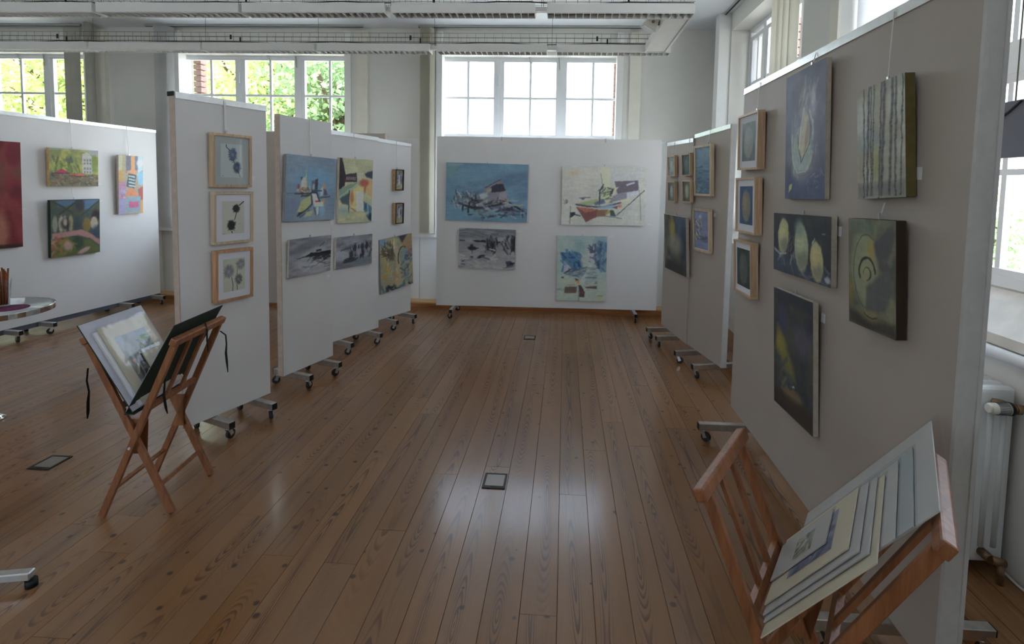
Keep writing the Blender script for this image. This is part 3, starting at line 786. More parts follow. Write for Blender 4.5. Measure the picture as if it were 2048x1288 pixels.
GAIN = {'A': 2.1, 'B': 2.3, 'C': 2.1, 'D': 2.1, 'E': 2.1, 'F': 2.35, 'H': 2.6, 'G': 2.6, 'I': 2.9}
PLACED = {}
def place(key, corners, W, H, T, tilt, lean, name, label, cat='painting', group='paintings on the panels'):
    """Empty at the bottom middle of the picture, hanging on the panel and leaning forward a little"""
    c = np.mean([panel_uv(key, q) for q in corners], axis=0)
    Mx = PAN[key]['M'] @ Matrix.Translation((c[0], -0.004, c[1] - H / 2)) @ Matrix.Translation((0, 0, H / 2)) @ Matrix.Rotation(-math.radians(tilt), 4, 'Y') @ Matrix.Translation((0, 0, -H / 2)) @ Matrix.Rotation(math.radians(lean), 4, 'X')
    r = empty(name, matrix=Mx); tag(r, label, cat, group)
    PLACED[label] = (key, c, W, H)
    return r, c
def cord(root, key, c, H, lean, x=0.0, strap=0.004, ztop=None):
    """white hanging cord from the panel's top rail to the picture's upper edge"""
    top = (ztop or PAN[key]['top']) - (c[1] - H / 2)
    if top - H < 0.03: return
    bm = bmesh.new(); yb = 0.004
    ytop = -math.sin(math.radians(0)) - 0.004
    z1 = top - 0.006
    # root is tilted by lean about x: bring the rail point back into the local frame
    cl, sl = math.cos(math.radians(lean)), math.sin(math.radians(lean))
    pt = (x, z1 * sl - 0.006, z1 * cl)
    bar(bm, (x, -0.006, H - 0.015), pt, strap, 0.003, (0, 1, 0)); obj('hanging_cord', bm, M['cord'], root)
    bm = bmesh.new(); bar(bm, (x, -0.004, H - 0.006), (x, -0.004, H + 0.022), 0.012, 0.006, (0, 1, 0)); obj('hook', bm, M['steelhook'], root)
def canvas(key, corners, W, H, art, label, T=0.02, side='linen', tilt=0.0, lean=2.0, cx=None, strap=0.004, hook=True, ztop=None):
    r, c = place(key, corners, W, H, T, tilt, lean, 'canvas_painting', label)
    bm = bmesh.new(); box(bm, (-W / 2, -T, 0), (W / 2, 0, H)); bevel(bm, 0.002, 1); obj('stretched_canvas', bm, M[side], r)
    f = obj('painted_face', art.mesh(GAIN[key], M['art'], y=-T - 0.0008), parent=r)
    if cx is not None: cord(r, key, c, H, lean, cx, strap, ztop)
    elif hook:
        bm = bmesh.new(); bar(bm, (0, -0.005, H - 0.004), (0, -0.005, H + 0.02), 0.012, 0.006, (0, 1, 0)); obj('hook', bm, M['steelhook'], r)
    return r
def framed(key, corners, W, H, art, label, T=0.03, wood_='framewood', bw=0.016, mat_='mat', mb=0.05, tilt=0.0, lean=1.5, cx=None, strap=0.004, glass=True, pic='ink'):
    r, c = place(key, corners, W, H, T, tilt, lean, 'framed_picture', label)
    for nm, lo, hi in (('frame_rail', (-W / 2, -T, H - bw), (W / 2, 0, H)), ('frame_rail', (-W / 2, -T, 0), (W / 2, 0, bw)),
                       ('frame_stile', (-W / 2, -T + 0.0004, bw), (-W / 2 + bw, 0, H - bw)), ('frame_stile', (W / 2 - bw, -T + 0.0004, bw), (W / 2, 0, H - bw))):
        part(nm, M[wood_], r, (lo, hi))
    yi = -T + 0.010
    if mat_: part('mount_board', M[mat_], r, ((-W / 2 + bw, yi, bw), (W / 2 - bw, yi + 0.004, H - bw)))
    me = art.mesh(GAIN[key], M[pic], 'picture')
    obj('picture', me, parent=r, loc=(0, yi - 0.0006, (H - art.h / 100) / 2))
    if glass: part('glass', M['pglass'], r, ((-W / 2 + bw, yi - 0.005, bw), (W / 2 - bw, yi - 0.0035, H - bw)))
    if cx is not None: cord(r, key, c, H, lean, cx, strap)
    return r
# ------------------------------------------------------------------ pictures
# --- left panel A
a = Art(70, 103, 0.9, (104, 26, 34), 1)
a.mottle((128, 52, 48), 30, 40, 0.4, 0.7, 0.8).mottle((74, 14, 24), 18, 30, 0.5, 0.75, 0.8).mottle((84, 56, 40), 22, 34, 0.55, 0.8, 0.7)
a.blob(0.55, 0.45, 0.2, 0.2, (92, 58, 40), 0.7, 0.9).blob(0.72, 0.86, 0.12, 0.2, (146, 98, 72), 0.7, 0.7).blob(0.92, 0.1, 0.1, 0.12, (92, 14, 28), 0.7)
a.grad((104, 26, 34), (44, 34, 22), 0.955, 0.985, 0.0); a.poly([(0, 0.955), (1, 0.965), (1, 1), (0, 1)], (46, 34, 22), 0.9)
cr = [(0, 282), (40, 284.7), (44.5, 493.8), (0, 498)]
r_, c_ = place('A', cr, 0.70, 1.03, 0.02, 0, 1.5, 'canvas_painting', 'big red canvas cut by the left edge of the picture')
r_.matrix_world = r_.matrix_world @ Matrix.Translation((-0.265, 0, 0))
part('stretched_canvas', M['linen'], r_, ((-0.35, -0.02, 0), (0.35, 0, 1.03))); obj('painted_face', a.mesh(GAIN['A'], M['art'], y=-0.0208), parent=r_)

a = Art(50, 40, 0.55, (112, 112, 70), 2)
a.mottle((150, 148, 62), 9, 8, 0.4, 0.65, 0.9).mottle((96, 116, 60), 7, 8, 0.5, 0.7, 0.8).poly([(0, 0), (1, 0), (1, 0.06), (0.5, 0.02), (0, 0.05)], (120, 128, 132), 0.7)
a.poly([(0.75, 0), (1, 0), (1, 0.18), (0.86, 0.14)], (126, 132, 142), 0.9, 0.03)
a.poly([(0.66, 0.12), (0.76, 0.06), (0.86, 0.16), (0.87, 0.66), (0.66, 0.64)], (150, 148, 142), 0.95, 0.01)
for yy in (0.25, 0.34, 0.48, 0.58):
    for xx in (0.69, 0.75, 0.81): a.poly([(xx, yy), (xx + 0.035, yy), (xx + 0.035, yy + 0.06), (xx, yy + 0.06)], (92, 92, 92), 0.8)
a.blob(0.93, 0.35, 0.07, 0.2, (104, 120, 46), 0.9)
a.strokes(30, (0.05, 0.62, 0.25, 0.55), [(86, 100, 52), (70, 72, 48), (122, 130, 60)], 6, 1.6, 1.4, 0.4)
a.blob(0.38, 0.3, 0.1, 0.06, (78, 84, 78), 0.8)
a.poly([(0, 0.66), (1, 0.68), (1, 1), (0, 1)], (90, 80, 64), 0.8, 0.04)
a.strokes(90, (0.05, 1.0, 0.68, 0.97), [(74, 70, 60), (118, 98, 76), (60, 66, 62), (132, 124, 108), (110, 76, 56)], 4, 1.2, 0.5, 0.9)
a.poly([(0.07, 0.66), (0.24, 0.53), (0.40, 0.64)], (150, 48, 74), 1).line([(0.07, 0.66), (0.40, 0.645)], 0.7, (60, 40, 44))
a.poly([(0.38, 0.71), (0.48, 0.64), (0.57, 0.71)], (158, 70, 64), 1).poly([(0.50, 0.735), (0.62, 0.62), (0.73, 0.73)], (166, 84, 66), 1).line([(0.38, 0.715), (0.73, 0.735)], 0.7, (60, 46, 44))
canvas('A', [(95.6, 293.8), (193.4, 301.8), (193.4, 372.3), (95.6, 373)], 0.495, 0.40, a, 'landscape canvas of red parasols and houses under yellow trees', T=0.035, side='pine2', cx=0.0)

a = Art(50, 60, 0.6, (58, 64, 50), 3)
a.mottle((46, 62, 74), 14, 14, 0.4, 0.7, 0.7).mottle((70, 78, 46), 9, 9, 0.5, 0.75, 0.6)
a.poly([(0.1, 0), (0.55, 0), (0.4, 0.1), (0.15, 0.12)], (56, 86, 116), 0.9, 0.05).poly([(0.62, 0), (1, 0), (0.85, 0.16), (0.68, 0.18)], (62, 96, 132), 0.9, 0.05).blob(0.58, 0.08, 0.09, 0.12, (40, 40, 44), 0.9)
a.line([(0.05, 0.02), (0.42, 0.22)], 1.6, (46, 52, 40)).line([(0.55, 0.0), (0.18, 0.24)], 1.6, (42, 46, 38)).line([(1.0, 0.02), (0.62, 0.28)], 1.8, (50, 56, 38))
for xx, ww, cc in ((0.08, 0.05, (112, 112, 100)), (0.2, 0.05, (140, 130, 108)), (0.39, 0.05, (128, 112, 78)), (0.27, 0.04, (134, 122, 108))):
    a.blob(xx, 0.42, ww, 0.15, cc, 0.9, 0.4)
a.blob(0.28, 0.42, 0.09, 0.1, (28, 26, 28), 0.7).blob(0.28, 0.39, 0.04, 0.06, (132, 116, 104), 1).blob(0.52, 0.44, 0.08, 0.14, (44, 54, 58), 0.9)
a.blob(0.72, 0.46, 0.09, 0.13, (108, 88, 36), 0.95, 0.3).blob(0.92, 0.3, 0.09, 0.1, (34, 24, 28), 1).blob(0.88, 0.44, 0.08, 0.12, (146, 132, 112), 0.95, 0.3).blob(0.93, 0.62, 0.1, 0.12, (38, 52, 66), 0.9)
a.poly([(0.02, 0.58), (0.6, 0.54), (0.75, 0.60), (1.0, 0.76), (1.0, 0.86), (0.8, 0.72), (0.5, 0.64), (0.02, 0.68)], (142, 96, 92), 0.95, 0.02)
a.poly([(0, 0.72), (0.3, 0.66), (0.5, 0.7), (0.8, 0.74), (1, 0.9), (1, 1), (0, 1)], (76, 80, 38), 0.85, 0.05).blob(0.53, 0.78, 0.12, 0.12, (40, 56, 44), 0.9)
a.strokes(60, (0.0, 0.45, 0.68, 1.0), [(120, 92, 40), (104, 96, 44), (140, 108, 100), (84, 92, 40), (128, 60, 40)], 6, 1.8, 0.6, 1.0)
a.blob(0.33, 0.82, 0.09, 0.08, (146, 112, 104), 0.8).blob(0.66, 0.93, 0.14, 0.04, (150, 116, 112), 0.9, 0.4, -0.4)
canvas('A', [(97.8, 399.6), (197.5, 397.8), (198.2, 503.7), (97.8, 516.4)], 0.51, 0.605, a, 'dark green canvas of seated figures around a pink table', T=0.03, side='green', cx=0.0, ztop=1.505)

a = Art(31, 70, 0.5, (140, 128, 112), 4)
for x0, x1, cc in ((0, .15, (150, 150, 120)), (.15, .3, (142, 132, 100)), (.3, .5, (92, 92, 110)), (.5, .66, (190, 130, 84)), (.66, .78, (98, 98, 118)), (.78, 1, (150, 176, 196))):
    a.poly([(x0, 0), (x1, 0), (x1, 0.24), (x0, 0.3)], cc, 0.95, 0.02)
a.blob(0.88, 0.12, 0.14, 0.06, (174, 190, 200), 0.9).poly([(0, 0.26), (0.2, 0.24), (0.22, 0.44), (0, 0.46)], (160, 128, 74), 0.95, 0.02).poly([(0.3, 0.26), (0.75, 0.24), (0.7, 0.34), (0.4, 0.32)], (186, 126, 88), 0.9, 0.03)
a.poly([(0.4, 0.30), (0.72, 0.33), (0.64, 0.56), (0.30, 0.53)], (62, 78, 88), 1)
for k in range(4): a.line([(0.42, 0.345 + k * 0.055), (0.64, 0.365 + k * 0.055)], 1.8, (146, 158, 158))
a.poly([(0.74, 0.3), (1, 0.26), (1, 0.52), (0.8, 0.48)], (110, 158, 190), 0.95, 0.03).poly([(0.0, 0.44), (0.3, 0.46), (0.26, 0.72), (0, 0.74)], (150, 100, 128), 0.9, 0.04)
a.strokes(20, (0.02, 0.28, 0.5, 0.72), [(164, 80, 110), (120, 126, 160), (170, 140, 160)], 3, 1.5, 0.8, 1)
a.poly([(0.36, 0.58), (0.6, 0.55), (0.82, 0.70), (0.28, 0.70)], (182, 108, 72), 1, 0.01).poly([(0.78, 0.58), (1, 0.52), (1, 0.76), (0.86, 0.76)], (150, 72, 66), 0.95, 0.02).poly([(0.32, 0.70), (0.9, 0.70), (0.88, 0.96), (0.3, 0.98)], (106, 130, 146), 0.95, 0.01)
a.poly([(0.40, 0.79), (0.80, 0.79), (0.82, 0.89), (0.42, 0.9)], (160, 72, 106), 1, 0.02).poly([(0, 0.74), (0.3, 0.74), (0.26, 1), (0, 1)], (122, 118, 158), 0.9, 0.03).poly([(0.88, 0.78), (1, 0.78), (1, 1), (0.9, 1)], (186, 128, 72), 0.9, 0.02)
canvas('A', [(234.7, 309.5), (283.6, 312.8), (283.6, 427), (234.7, 428)], 0.31, 0.70, a, 'tall narrow canvas of bright overlapping chairs', T=0.03, side='edgewood', cx=0.0)

# --- panel B: ink drawings
def thistle(a, x, y, rx, ry, col, nst=160, seed=3, a_=0.75):
    rr = np.random.default_rng(seed)
    a.blob(x, y, rx * 0.72, ry * 0.72, col, a_ * 0.8, 0.6)
    for k in range(nst):
        t = rr.random() * 6.283; q0, q1 = 0.2 + 0.5 * rr.random(), 0.75 + 0.4 * rr.random()
        a.line([(x + rx * q0 * math.cos(t), y + ry * q0 * math.sin(t)), (x + rx * q1 * math.cos(t + rr.normal() * 0.15), y + ry * q1 * math.sin(t + rr.normal() * 0.15))], 0.14, col, a_ * 0.9)
a = Art(14.5, 21, 0.17, (142, 148, 146), 5)
thistle(a, 0.53, 0.32, 0.20, 0.20, (62, 72, 92), 220, 1); thistle(a, 0.72, 0.70, 0.18, 0.17, (60, 68, 84), 220, 2, 0.8)
a.line([(0.24, 0.03), (0.25, 0.1), (0.42, 0.2)], 0.5, (46, 52, 60)).line([(0.5, 0.45), (0.66, 0.6)], 0.35, (56, 62, 72)).line([(0.8, 0.84), (0.88, 0.99)], 0.4, (60, 66, 74)).line([(0.38, 0.46), (0.58, 0.47)], 0.3, (52, 58, 70)).line([(0.34, 0.38), (0.52, 0.39)], 0.22, (52, 58, 70)).line([(0.5, 0.56), (0.6, 0.54)], 0.22, (52, 58, 70)).line([(0.06, 0.95), (0.12, 0.97)], 0.25, (90, 96, 100))
framed('B', [(424, 264.3), (498, 272.2), (497.8, 374.4), (424, 373.7)], 0.258, 0.334, a, 'oak framed thistle ink drawing in a grey mount, top of the narrow panel', T=0.04, wood_='framewood', mat_='matgrey', cx=-0.02, strap=0.012)
a = Art(14.5, 21, 0.17, (146, 146, 136), 6)
thistle(a, 0.63, 0.23, 0.17, 0.13, (34, 36, 38), 120, 3, 0.95); thistle(a, 0.40, 0.74, 0.20, 0.165, (34, 36, 38), 120, 4, 0.95)
a.blob(0.63, 0.23, 0.13, 0.10, (38, 40, 42), 0.9, 0.3).blob(0.40, 0.74, 0.15, 0.13, (38, 40, 42), 0.9, 0.3)
a.line([(0.78, 0.13), (0.98, 0.02)], 0.55, (30, 32, 34)).line([(0.64, 0.36), (0.56, 0.56)], 0.45, (30, 32, 34)).line([(0.42, 0.92), (0.44, 0.96)], 0.6, (36, 38, 40)).blob(0.8, 0.7, 0.015, 0.012, (60, 60, 60), 0.9).line([(0.02, 0.98), (0.1, 0.99)], 0.3, (110, 110, 110))
framed('B', [(427, 382.8), (501.4, 383.5), (502.5, 482), (428, 490.2)], 0.262, 0.33, a, 'pale framed drawing of two black ink seed heads, middle of the narrow panel', T=0.035, wood_='framepale', mat_='mat')
a = Art(14.5, 21, 0.17, (146, 146, 134), 7)
thistle(a, 0.25, 0.38, 0.24, 0.21, (86, 90, 94), 220, 5, 0.6); thistle(a, 0.80, 0.20, 0.22, 0.17, (96, 98, 98), 200, 6, 0.6); thistle(a, 0.70, 0.66, 0.18, 0.16, (74, 76, 78), 200, 7, 0.65)
a.line([(0.38, 0.58), (0.44, 0.8), (0.42, 0.99)], 0.4, (58, 60, 62)).line([(0.64, 0.36), (0.62, 0.5)], 0.3, (70, 72, 72)).line([(0.62, 0.82), (0.64, 0.98)], 0.4, (60, 62, 62))
framed('B', [(432, 501), (500, 494.9), (498.9, 592.7), (432, 606.5)], 0.25, 0.33, a, 'warm wood framed drawing of three grey thistles, lowest on the narrow panel', T=0.04, wood_='framewarm', mat_='mat')

# --- panel C
a = Art(51, 51, 0.5, (104, 122, 140), 8)
a.mottle((122, 136, 150), 20, 14, 0.4, 0.7, 0.7).mottle((96, 112, 136), 18, 10, 0.5, 0.75, 0.6).blob(0.55, 0.38, 0.4, 0.2, (92, 136, 166), 0.75, 0.9).blob(0.1, 0.75, 0.15, 0.12, (100, 106, 134), 0.5, 0.9)
a.poly([(0.3, 0.34), (0.38, 0.32), (0.4, 0.5), (0.4, 0.56), (0.26, 0.56)], (166, 164, 158), 0.95, 0.01).poly([(0.37, 0.16), (0.39, 0.36), (0.41, 0.52), (0.37, 0.52)], (176, 160, 96), 0.95).poly([(0.33, 0.48), (0.42, 0.5), (0.42, 0.57), (0.3, 0.57)], (168, 166, 118), 0.9)
a.poly([(0.21, 0.45), (0.25, 0.44), (0.25, 0.53), (0.22, 0.52)], (150, 56, 60), 0.95).poly([(0.27, 0.33), (0.31, 0.32), (0.29, 0.38)], (48, 48, 56), 0.9)
a.poly([(0.49, 0.38), (0.56, 0.36), (0.56, 0.52), (0.49, 0.52)], (92, 88, 96), 0.95).poly([(0.56, 0.36), (0.615, 0.34), (0.615, 0.52), (0.565, 0.52)], (58, 56, 66), 0.95).poly([(0.51, 0.43), (0.55, 0.42), (0.55, 0.51), (0.51, 0.51)], (140, 152, 160), 0.9)
a.poly([(0.72, 0.42), (0.77, 0.40), (0.78, 0.52), (0.73, 0.52)], (182, 128, 74), 0.95).poly([(0.74, 0.5), (0.79, 0.5), (0.84, 0.6), (0.75, 0.6)], (74, 72, 92), 0.9).poly([(0.68, 0.5), (0.73, 0.46), (0.74, 0.6), (0.68, 0.62)], (164, 170, 172), 0.8, 0.01)
a.strokes(26, (0.25, 0.5, 0.5, 0.58), [(60, 62, 76), (150, 150, 140), (120, 80, 76), (176, 170, 130)], 4, 1.1, 0.1, 0.5)
a.line([(0.18, 0.585), (0.52, 0.575)], 1.0, (48, 50, 62)).line([(0.5, 0.53), (0.7, 0.53)], 1.0, (50, 56, 72)).line([(0.3, 0.62), (0.5, 0.6)], 1.4, (62, 60, 66)).line([(0.68, 0.64), (0.88, 0.62)], 0.9, (62, 64, 76)).line([(0.02, 0.58), (0.2, 0.58)], 0.4, (70, 78, 96))
a.poly([(0.48, 0.6), (0.5, 0.72), (0.34, 0.88), (0.22, 0.88), (0.3, 0.7)], (158, 160, 104), 0.9, 0.02).poly([(0.5, 0.57), (0.61, 0.57), (0.66, 0.72), (0.54, 0.74)], (178, 172, 166), 0.97).line([(0.5, 0.56), (0.6, 0.56), (0.67, 0.7)], 1.6, (44, 52, 78)).poly([(0.57, 0.685), (0.66, 0.69), (0.66, 0.71), (0.58, 0.71)], (160, 50, 52), 1)
a.poly([(0.73, 0.66), (0.77, 0.66), (0.77, 0.74), (0.73, 0.74)], (186, 130, 74), 0.95).poly([(0.54, 0.74), (0.74, 0.7), (0.75, 0.78), (0.56, 0.78)], (166, 176, 160), 0.9, 0.01).line([(0.5, 0.62), (0.52, 0.74), (0.42, 0.82), (0.24, 0.92)], 1.4, (52, 60, 70), 0.9).poly([(0.24, 0.87), (0.34, 0.86), (0.26, 0.93)], (44, 46, 54), 0.9).line([(0.28, 0.94), (0.46, 0.84)], 1.0, (58, 78, 86))
a.poly([(0.6, 0.78), (0.66, 0.79), (0.65, 0.9), (0.61, 0.92)], (170, 182, 180), 0.9).line([(0.66, 0.79), (0.66, 0.92)], 0.7, (52, 64, 80)).line([(0.56, 0.8), (0.6, 0.9)], 1.1, (64, 74, 80)).poly([(0.4, 0.86), (0.54, 0.84), (0.5, 0.93), (0.36, 0.94)], (158, 164, 112), 0.8, 0.02).blob(0.72, 0.86, 0.07, 0.08, (112, 152, 172), 0.7)
canvas('C', [(568.6, 306.9), (670.5, 319), (668.9, 440.1), (568.6, 442)], 0.515, 0.507, a, 'square grey blue canvas of an abstract harbour town', T=0.025, side='canvasgrey', tilt=-1.5, cx=-0.0, strap=0.008)

def grey_sea(seed, kind):
    a = Art(43, 30, 0.36, (108, 110, 116), seed)
    a.mottle((128, 130, 138), 14, 6, 0.42, 0.7, 0.8).mottle((84, 86, 94), 16, 4, 0.5, 0.72, 0.8)
    if kind == 1:
        a.blob(0.62, 0.66, 0.45, 0.36, (146, 148, 152), 0.7, 0.3).blob(0.4, 0.2, 0.3, 0.1, (84, 88, 90), 0.6, 0.9, -0.15)
        a.strokes(70, (0.4, 1.0, 0.5, 0.85), [(40, 42, 48), (64, 66, 72), (150, 152, 156), (90, 92, 98)], 7, 0.7, -0.1, 0.25)
        a.poly([(0.35, 0.50), (0.5, 0.42), (0.7, 0.43), (1, 0.42), (1, 0.52), (0.6, 0.52)], (36, 38, 42), 0.95, 0.01).line([(0.18, 0.53), (0.6, 0.48)], 0.5, (40, 42, 46)).poly([(0.62, 0.35), (0.76, 0.36), (0.76, 0.41), (0.62, 0.41)], (44, 46, 50), 0.95)
        a.line([(0.7, 0.28), (0.82, 0.18)], 0.8, (70, 72, 78)).strokes(40, (0.6, 1.0, 0.45, 0.62), [(46, 48, 54), (34, 36, 40)], 5, 0.9, -0.05, 0.2)
    else:
        a.blob(0.15, 0.6, 0.25, 0.16, (138, 144, 152), 0.8, 0.7).poly([(0, 0.98), (0.2, 0.8), (0.5, 0.7), (1, 0.72), (1, 1), (0, 1)], (92, 100, 106), 0.8, 0.05)
        a.strokes(60, (0.35, 1.0, 0.3, 0.72), [(40, 42, 50), (70, 72, 82), (128, 130, 142), (30, 32, 38)], 5, 0.9, 1.5, 0.3)
        for xx, yy in ((0.5, 0.4), (0.72, 0.38), (0.84, 0.36), (0.40, 0.6), (0.73, 0.6)): a.blob(xx, yy, 0.05, 0.12, (38, 38, 46), 0.8, 0.7)
        a.line([(0.12, 0.44), (0.4, 0.36)], 0.7, (56, 58, 66)).poly([(0.55, 0.44), (0.68, 0.42), (0.7, 0.62), (0.54, 0.64)], (132, 128, 148), 0.8, 0.03).strokes(24, (0.25, 0.5, 0.7, 0.85), [(44, 48, 56)], 6, 0.8, -0.1, 0.2)
    return a
canvas('C', [(579.8, 479.3), (662.7, 470), (660.5, 540.5), (574.8, 557.6)], 0.43, 0.297, grey_sea(9, 1), 'small grey seascape with a pale round shape under the harbour town', T=0.02, lean=3.0)
canvas('D', [(672, 475.9), (745.7, 466.9), (744.4, 526.5), (668.9, 539.6)], 0.44, 0.297, grey_sea(10, 2), 'small grey seascape with dark piers under the yellow street canvas', T=0.02, lean=2.5)

# --- panel D
a = Art(40, 61, 0.42, (152, 150, 118), 11)
a.mottle((168, 166, 132), 14, 10, 0.4, 0.7, 0.8).mottle((140, 148, 110), 14, 10, 0.5, 0.75, 0.6)
a.poly([(0, 0), (0.07, 0.0), (0.13, 0.12), (0.18, 0.26), (0.16, 0.42), (0, 0.5)], (44, 38, 42), 0.97, 0.02).poly([(0.14, 0.25), (0.5, 0.22), (0.52, 0.36), (0.18, 0.37)], (54, 48, 54), 0.95, 0.01)
for k in range(5): a.poly([(0.2 + 0.06 * k, 0.29), (0.235 + 0.06 * k, 0.28), (0.235 + 0.06 * k, 0.33), (0.2 + 0.06 * k, 0.34)], (150, 118, 118), 0.9)
a.poly([(0.54, 0.22), (0.7, 0.21), (0.7, 0.31), (0.55, 0.32)], (160, 158, 138), 0.95).poly([(0.74, 0.22), (1, 0.17), (1, 0.30), (0.8, 0.28)], (48, 58, 76), 0.95, 0.03)
a.poly([(0.6, 0.33), (1, 0.31), (1, 0.62), (0.78, 0.52), (0.66, 0.4)], (176, 142, 92), 0.9, 0.03).blob(0.74, 0.37, 0.14, 0.06, (150, 74, 58), 0.9, 0.6).blob(0.76, 0.46, 0.04, 0.08, (156, 84, 64), 0.8)
a.poly([(0, 0.48), (0.3, 0.4), (0.56, 0.36), (0.3, 0.5), (0.02, 0.62)], (104, 128, 112), 0.9, 0.02).line([(0.02, 0.6), (0.3, 0.48), (0.5, 0.42)], 1.0, (130, 164, 130)).poly([(0.02, 0.62), (0.3, 0.52), (0.28, 0.72), (0.1, 0.7)], (52, 70, 80), 0.9, 0.04)
a.poly([(0.34, 0.52), (0.56, 0.42), (0.72, 0.44), (0.74, 0.78), (0.36, 0.8)], (184, 168, 104), 0.9, 0.03).blob(0.38, 0.6, 0.05, 0.1, (168, 92, 60), 0.8).line([(0.3, 0.5), (0.29, 0.78), (0.3, 0.84)], 1.0, (54, 48, 56)).line([(0.36, 0.77), (0.5, 0.82)], 0.8, (150, 80, 52))
a.poly([(0.5, 0.5), (0.72, 0.51), (0.74, 0.82), (0.52, 0.82)], (172, 172, 166), 0.97, 0.01).poly([(0.74, 0.66), (1, 0.76), (1, 1), (0.9, 0.97), (0.74, 0.8)], (66, 104, 122), 0.95, 0.02).line([(0.86, 0.7), (0.92, 0.95)], 0.8, (120, 162, 172)).blob(0.97, 0.92, 0.08, 0.06, (34, 50, 66), 0.9).blob(0.8, 0.75, 0.04, 0.05, (44, 70, 92), 0.8)
a.blob(0.12, 0.82, 0.16, 0.08, (120, 142, 150), 0.7).strokes(30, (0.0, 0.8, 0.84, 1.0), [(160, 164, 120), (140, 152, 118), (170, 162, 124)], 9, 2, 0.1, 0.4, 0.6)
canvas('D', [(675.8, 314.3), (743.5, 319.9), (743.5, 443.3), (675.2, 447.3)], 0.405, 0.61, a, 'portrait canvas of a yellow street with a dark house and red patch', T=0.025, tilt=-0.5, cx=0.0)

# --- panel E
for nm, cr, sd_, lb, tl in (('s1', [(787, 337.9), (806, 339.2), (805, 380.5), (787, 381.1)], 12, 'small deep boxed picture of a pale trunk, upper of the pair', 0), ('s2', [(788.6, 404.7), (804.7, 405.4), (803.5, 446.4), (788, 448.8)], 13, 'small deep boxed picture of a pale trunk, lower of the pair', 0)):
    a = Art(10, 19, 0.3, (92, 94, 96), sd_); a.mottle((128, 128, 134), 3, 4, 0.4, 0.7, 0.8).strokes(60, (0, 1, 0, 1), [(52, 50, 60), (74, 72, 80), (140, 138, 146)], 2.5, 0.5, 1.4, 0.3)
    a.poly([(0.38, 0.2), (0.56, 0.2), (0.6, 0.75), (0.34, 0.8)], (168, 166, 172), 0.85, 0.05).poly([(0, 0.78), (1, 0.72), (1, 1), (0, 1)], (132, 140, 112), 0.85, 0.05).strokes(18, (0, 1, 0.8, 1.0), [(160, 156, 120), (80, 70, 60)], 2, 0.4, 0.2, 0.6)
    r_ = framed('E', cr, 0.128, 0.232, a, lb, T=0.05, wood_='framedark', bw=0.010, mat_=None, glass=False, cx=0.0 if nm == 's1' else None, pic='art', lean=1.5)
    part('box_side', M['pine2'], r_, ((-0.0645, -0.044, 0.0), (-0.0641, 0.0, 0.232)), ((0.0641, -0.044, 0.0), (0.0645, 0.0, 0.232)))
    part('backing_board', M['pine2'], r_, ((-0.054, -0.036, 0.010), (0.054, -0.03, 0.222)))
a = Art(50, 60, 0.5, (132, 124, 98), 14)
a.mottle((150, 138, 96), 12, 14, 0.4, 0.7, 0.8).mottle((110, 122, 128), 10, 12, 0.5, 0.72, 0.8).poly([(0.62, 0.0), (1, 0.0), (1, 0.36), (0.8, 0.3), (0.66, 0.16)], (142, 112, 80), 0.9, 0.05)
a.poly([(0.55, 0.0), (0.85, 0.0), (0.68, 0.14)], (48, 50, 60), 0.9, 0.05).blob(0.1, 0.06, 0.14, 0.1, (96, 128, 156), 0.8).blob(0.42, 0.08, 0.14, 0.06, (158, 152, 92), 0.8)
a.strokes(40, (0.08, 0.4, 0.1, 0.32), [(60, 52, 44), (82, 70, 54)], 8, 1.0, 1.1, 0.6).poly([(0.22, 0.2), (0.4, 0.2), (0.42, 0.44), (0.2, 0.42)], (74, 64, 52), 0.75, 0.06)
a.poly([(0.42, 0.1), (0.52, 0.12), (0.62, 0.55), (0.7, 0.95), (0.42, 0.98), (0.48, 0.5)], (150, 138, 108), 0.95, 0.03).blob(0.42, 0.14, 0.03, 0.12, (176, 166, 148), 0.8).ring(0.7, 0.42, 0.16, 0.2, 1.6, (72, 62, 48), 0.8, 150, 300)
a.poly([(0.58, 0.3), (0.72, 0.22), (0.92, 0.36), (0.8, 0.62), (0.66, 0.7)], (102, 124, 124), 0.85, 0.05).strokes(40, (0.66, 1.0, 0.45, 0.95), [(52, 74, 104), (90, 112, 124), (150, 142, 96), (140, 130, 84)], 7, 2.0, -0.8, 0.6)
a.strokes(36, (0.08, 0.5, 0.42, 0.9), [(170, 152, 84), (150, 132, 74), (126, 142, 148), (160, 120, 66)], 6, 2.0, 1.2, 0.6).strokes(14, (0.8, 1, 0.3, 0.45), [(150, 80, 80), (60, 72, 104)], 4, 2.0, 0.3, 0.8).strokes(26, (0.0, 1.0, 0.92, 1.0), [(36, 44, 58), (60, 92, 120), (120, 112, 84)], 6, 2.2, 0.3, 0.5)
canvas('E', [(759, 479.9), (823.4, 465.3), (823.7, 566.9), (759.7, 590.9)], 0.50, 0.595, a, 'ochre and blue abstract canvas with a tree, tilted on the last left panel', T=0.025, side='canvasgrey', tilt=4.5)

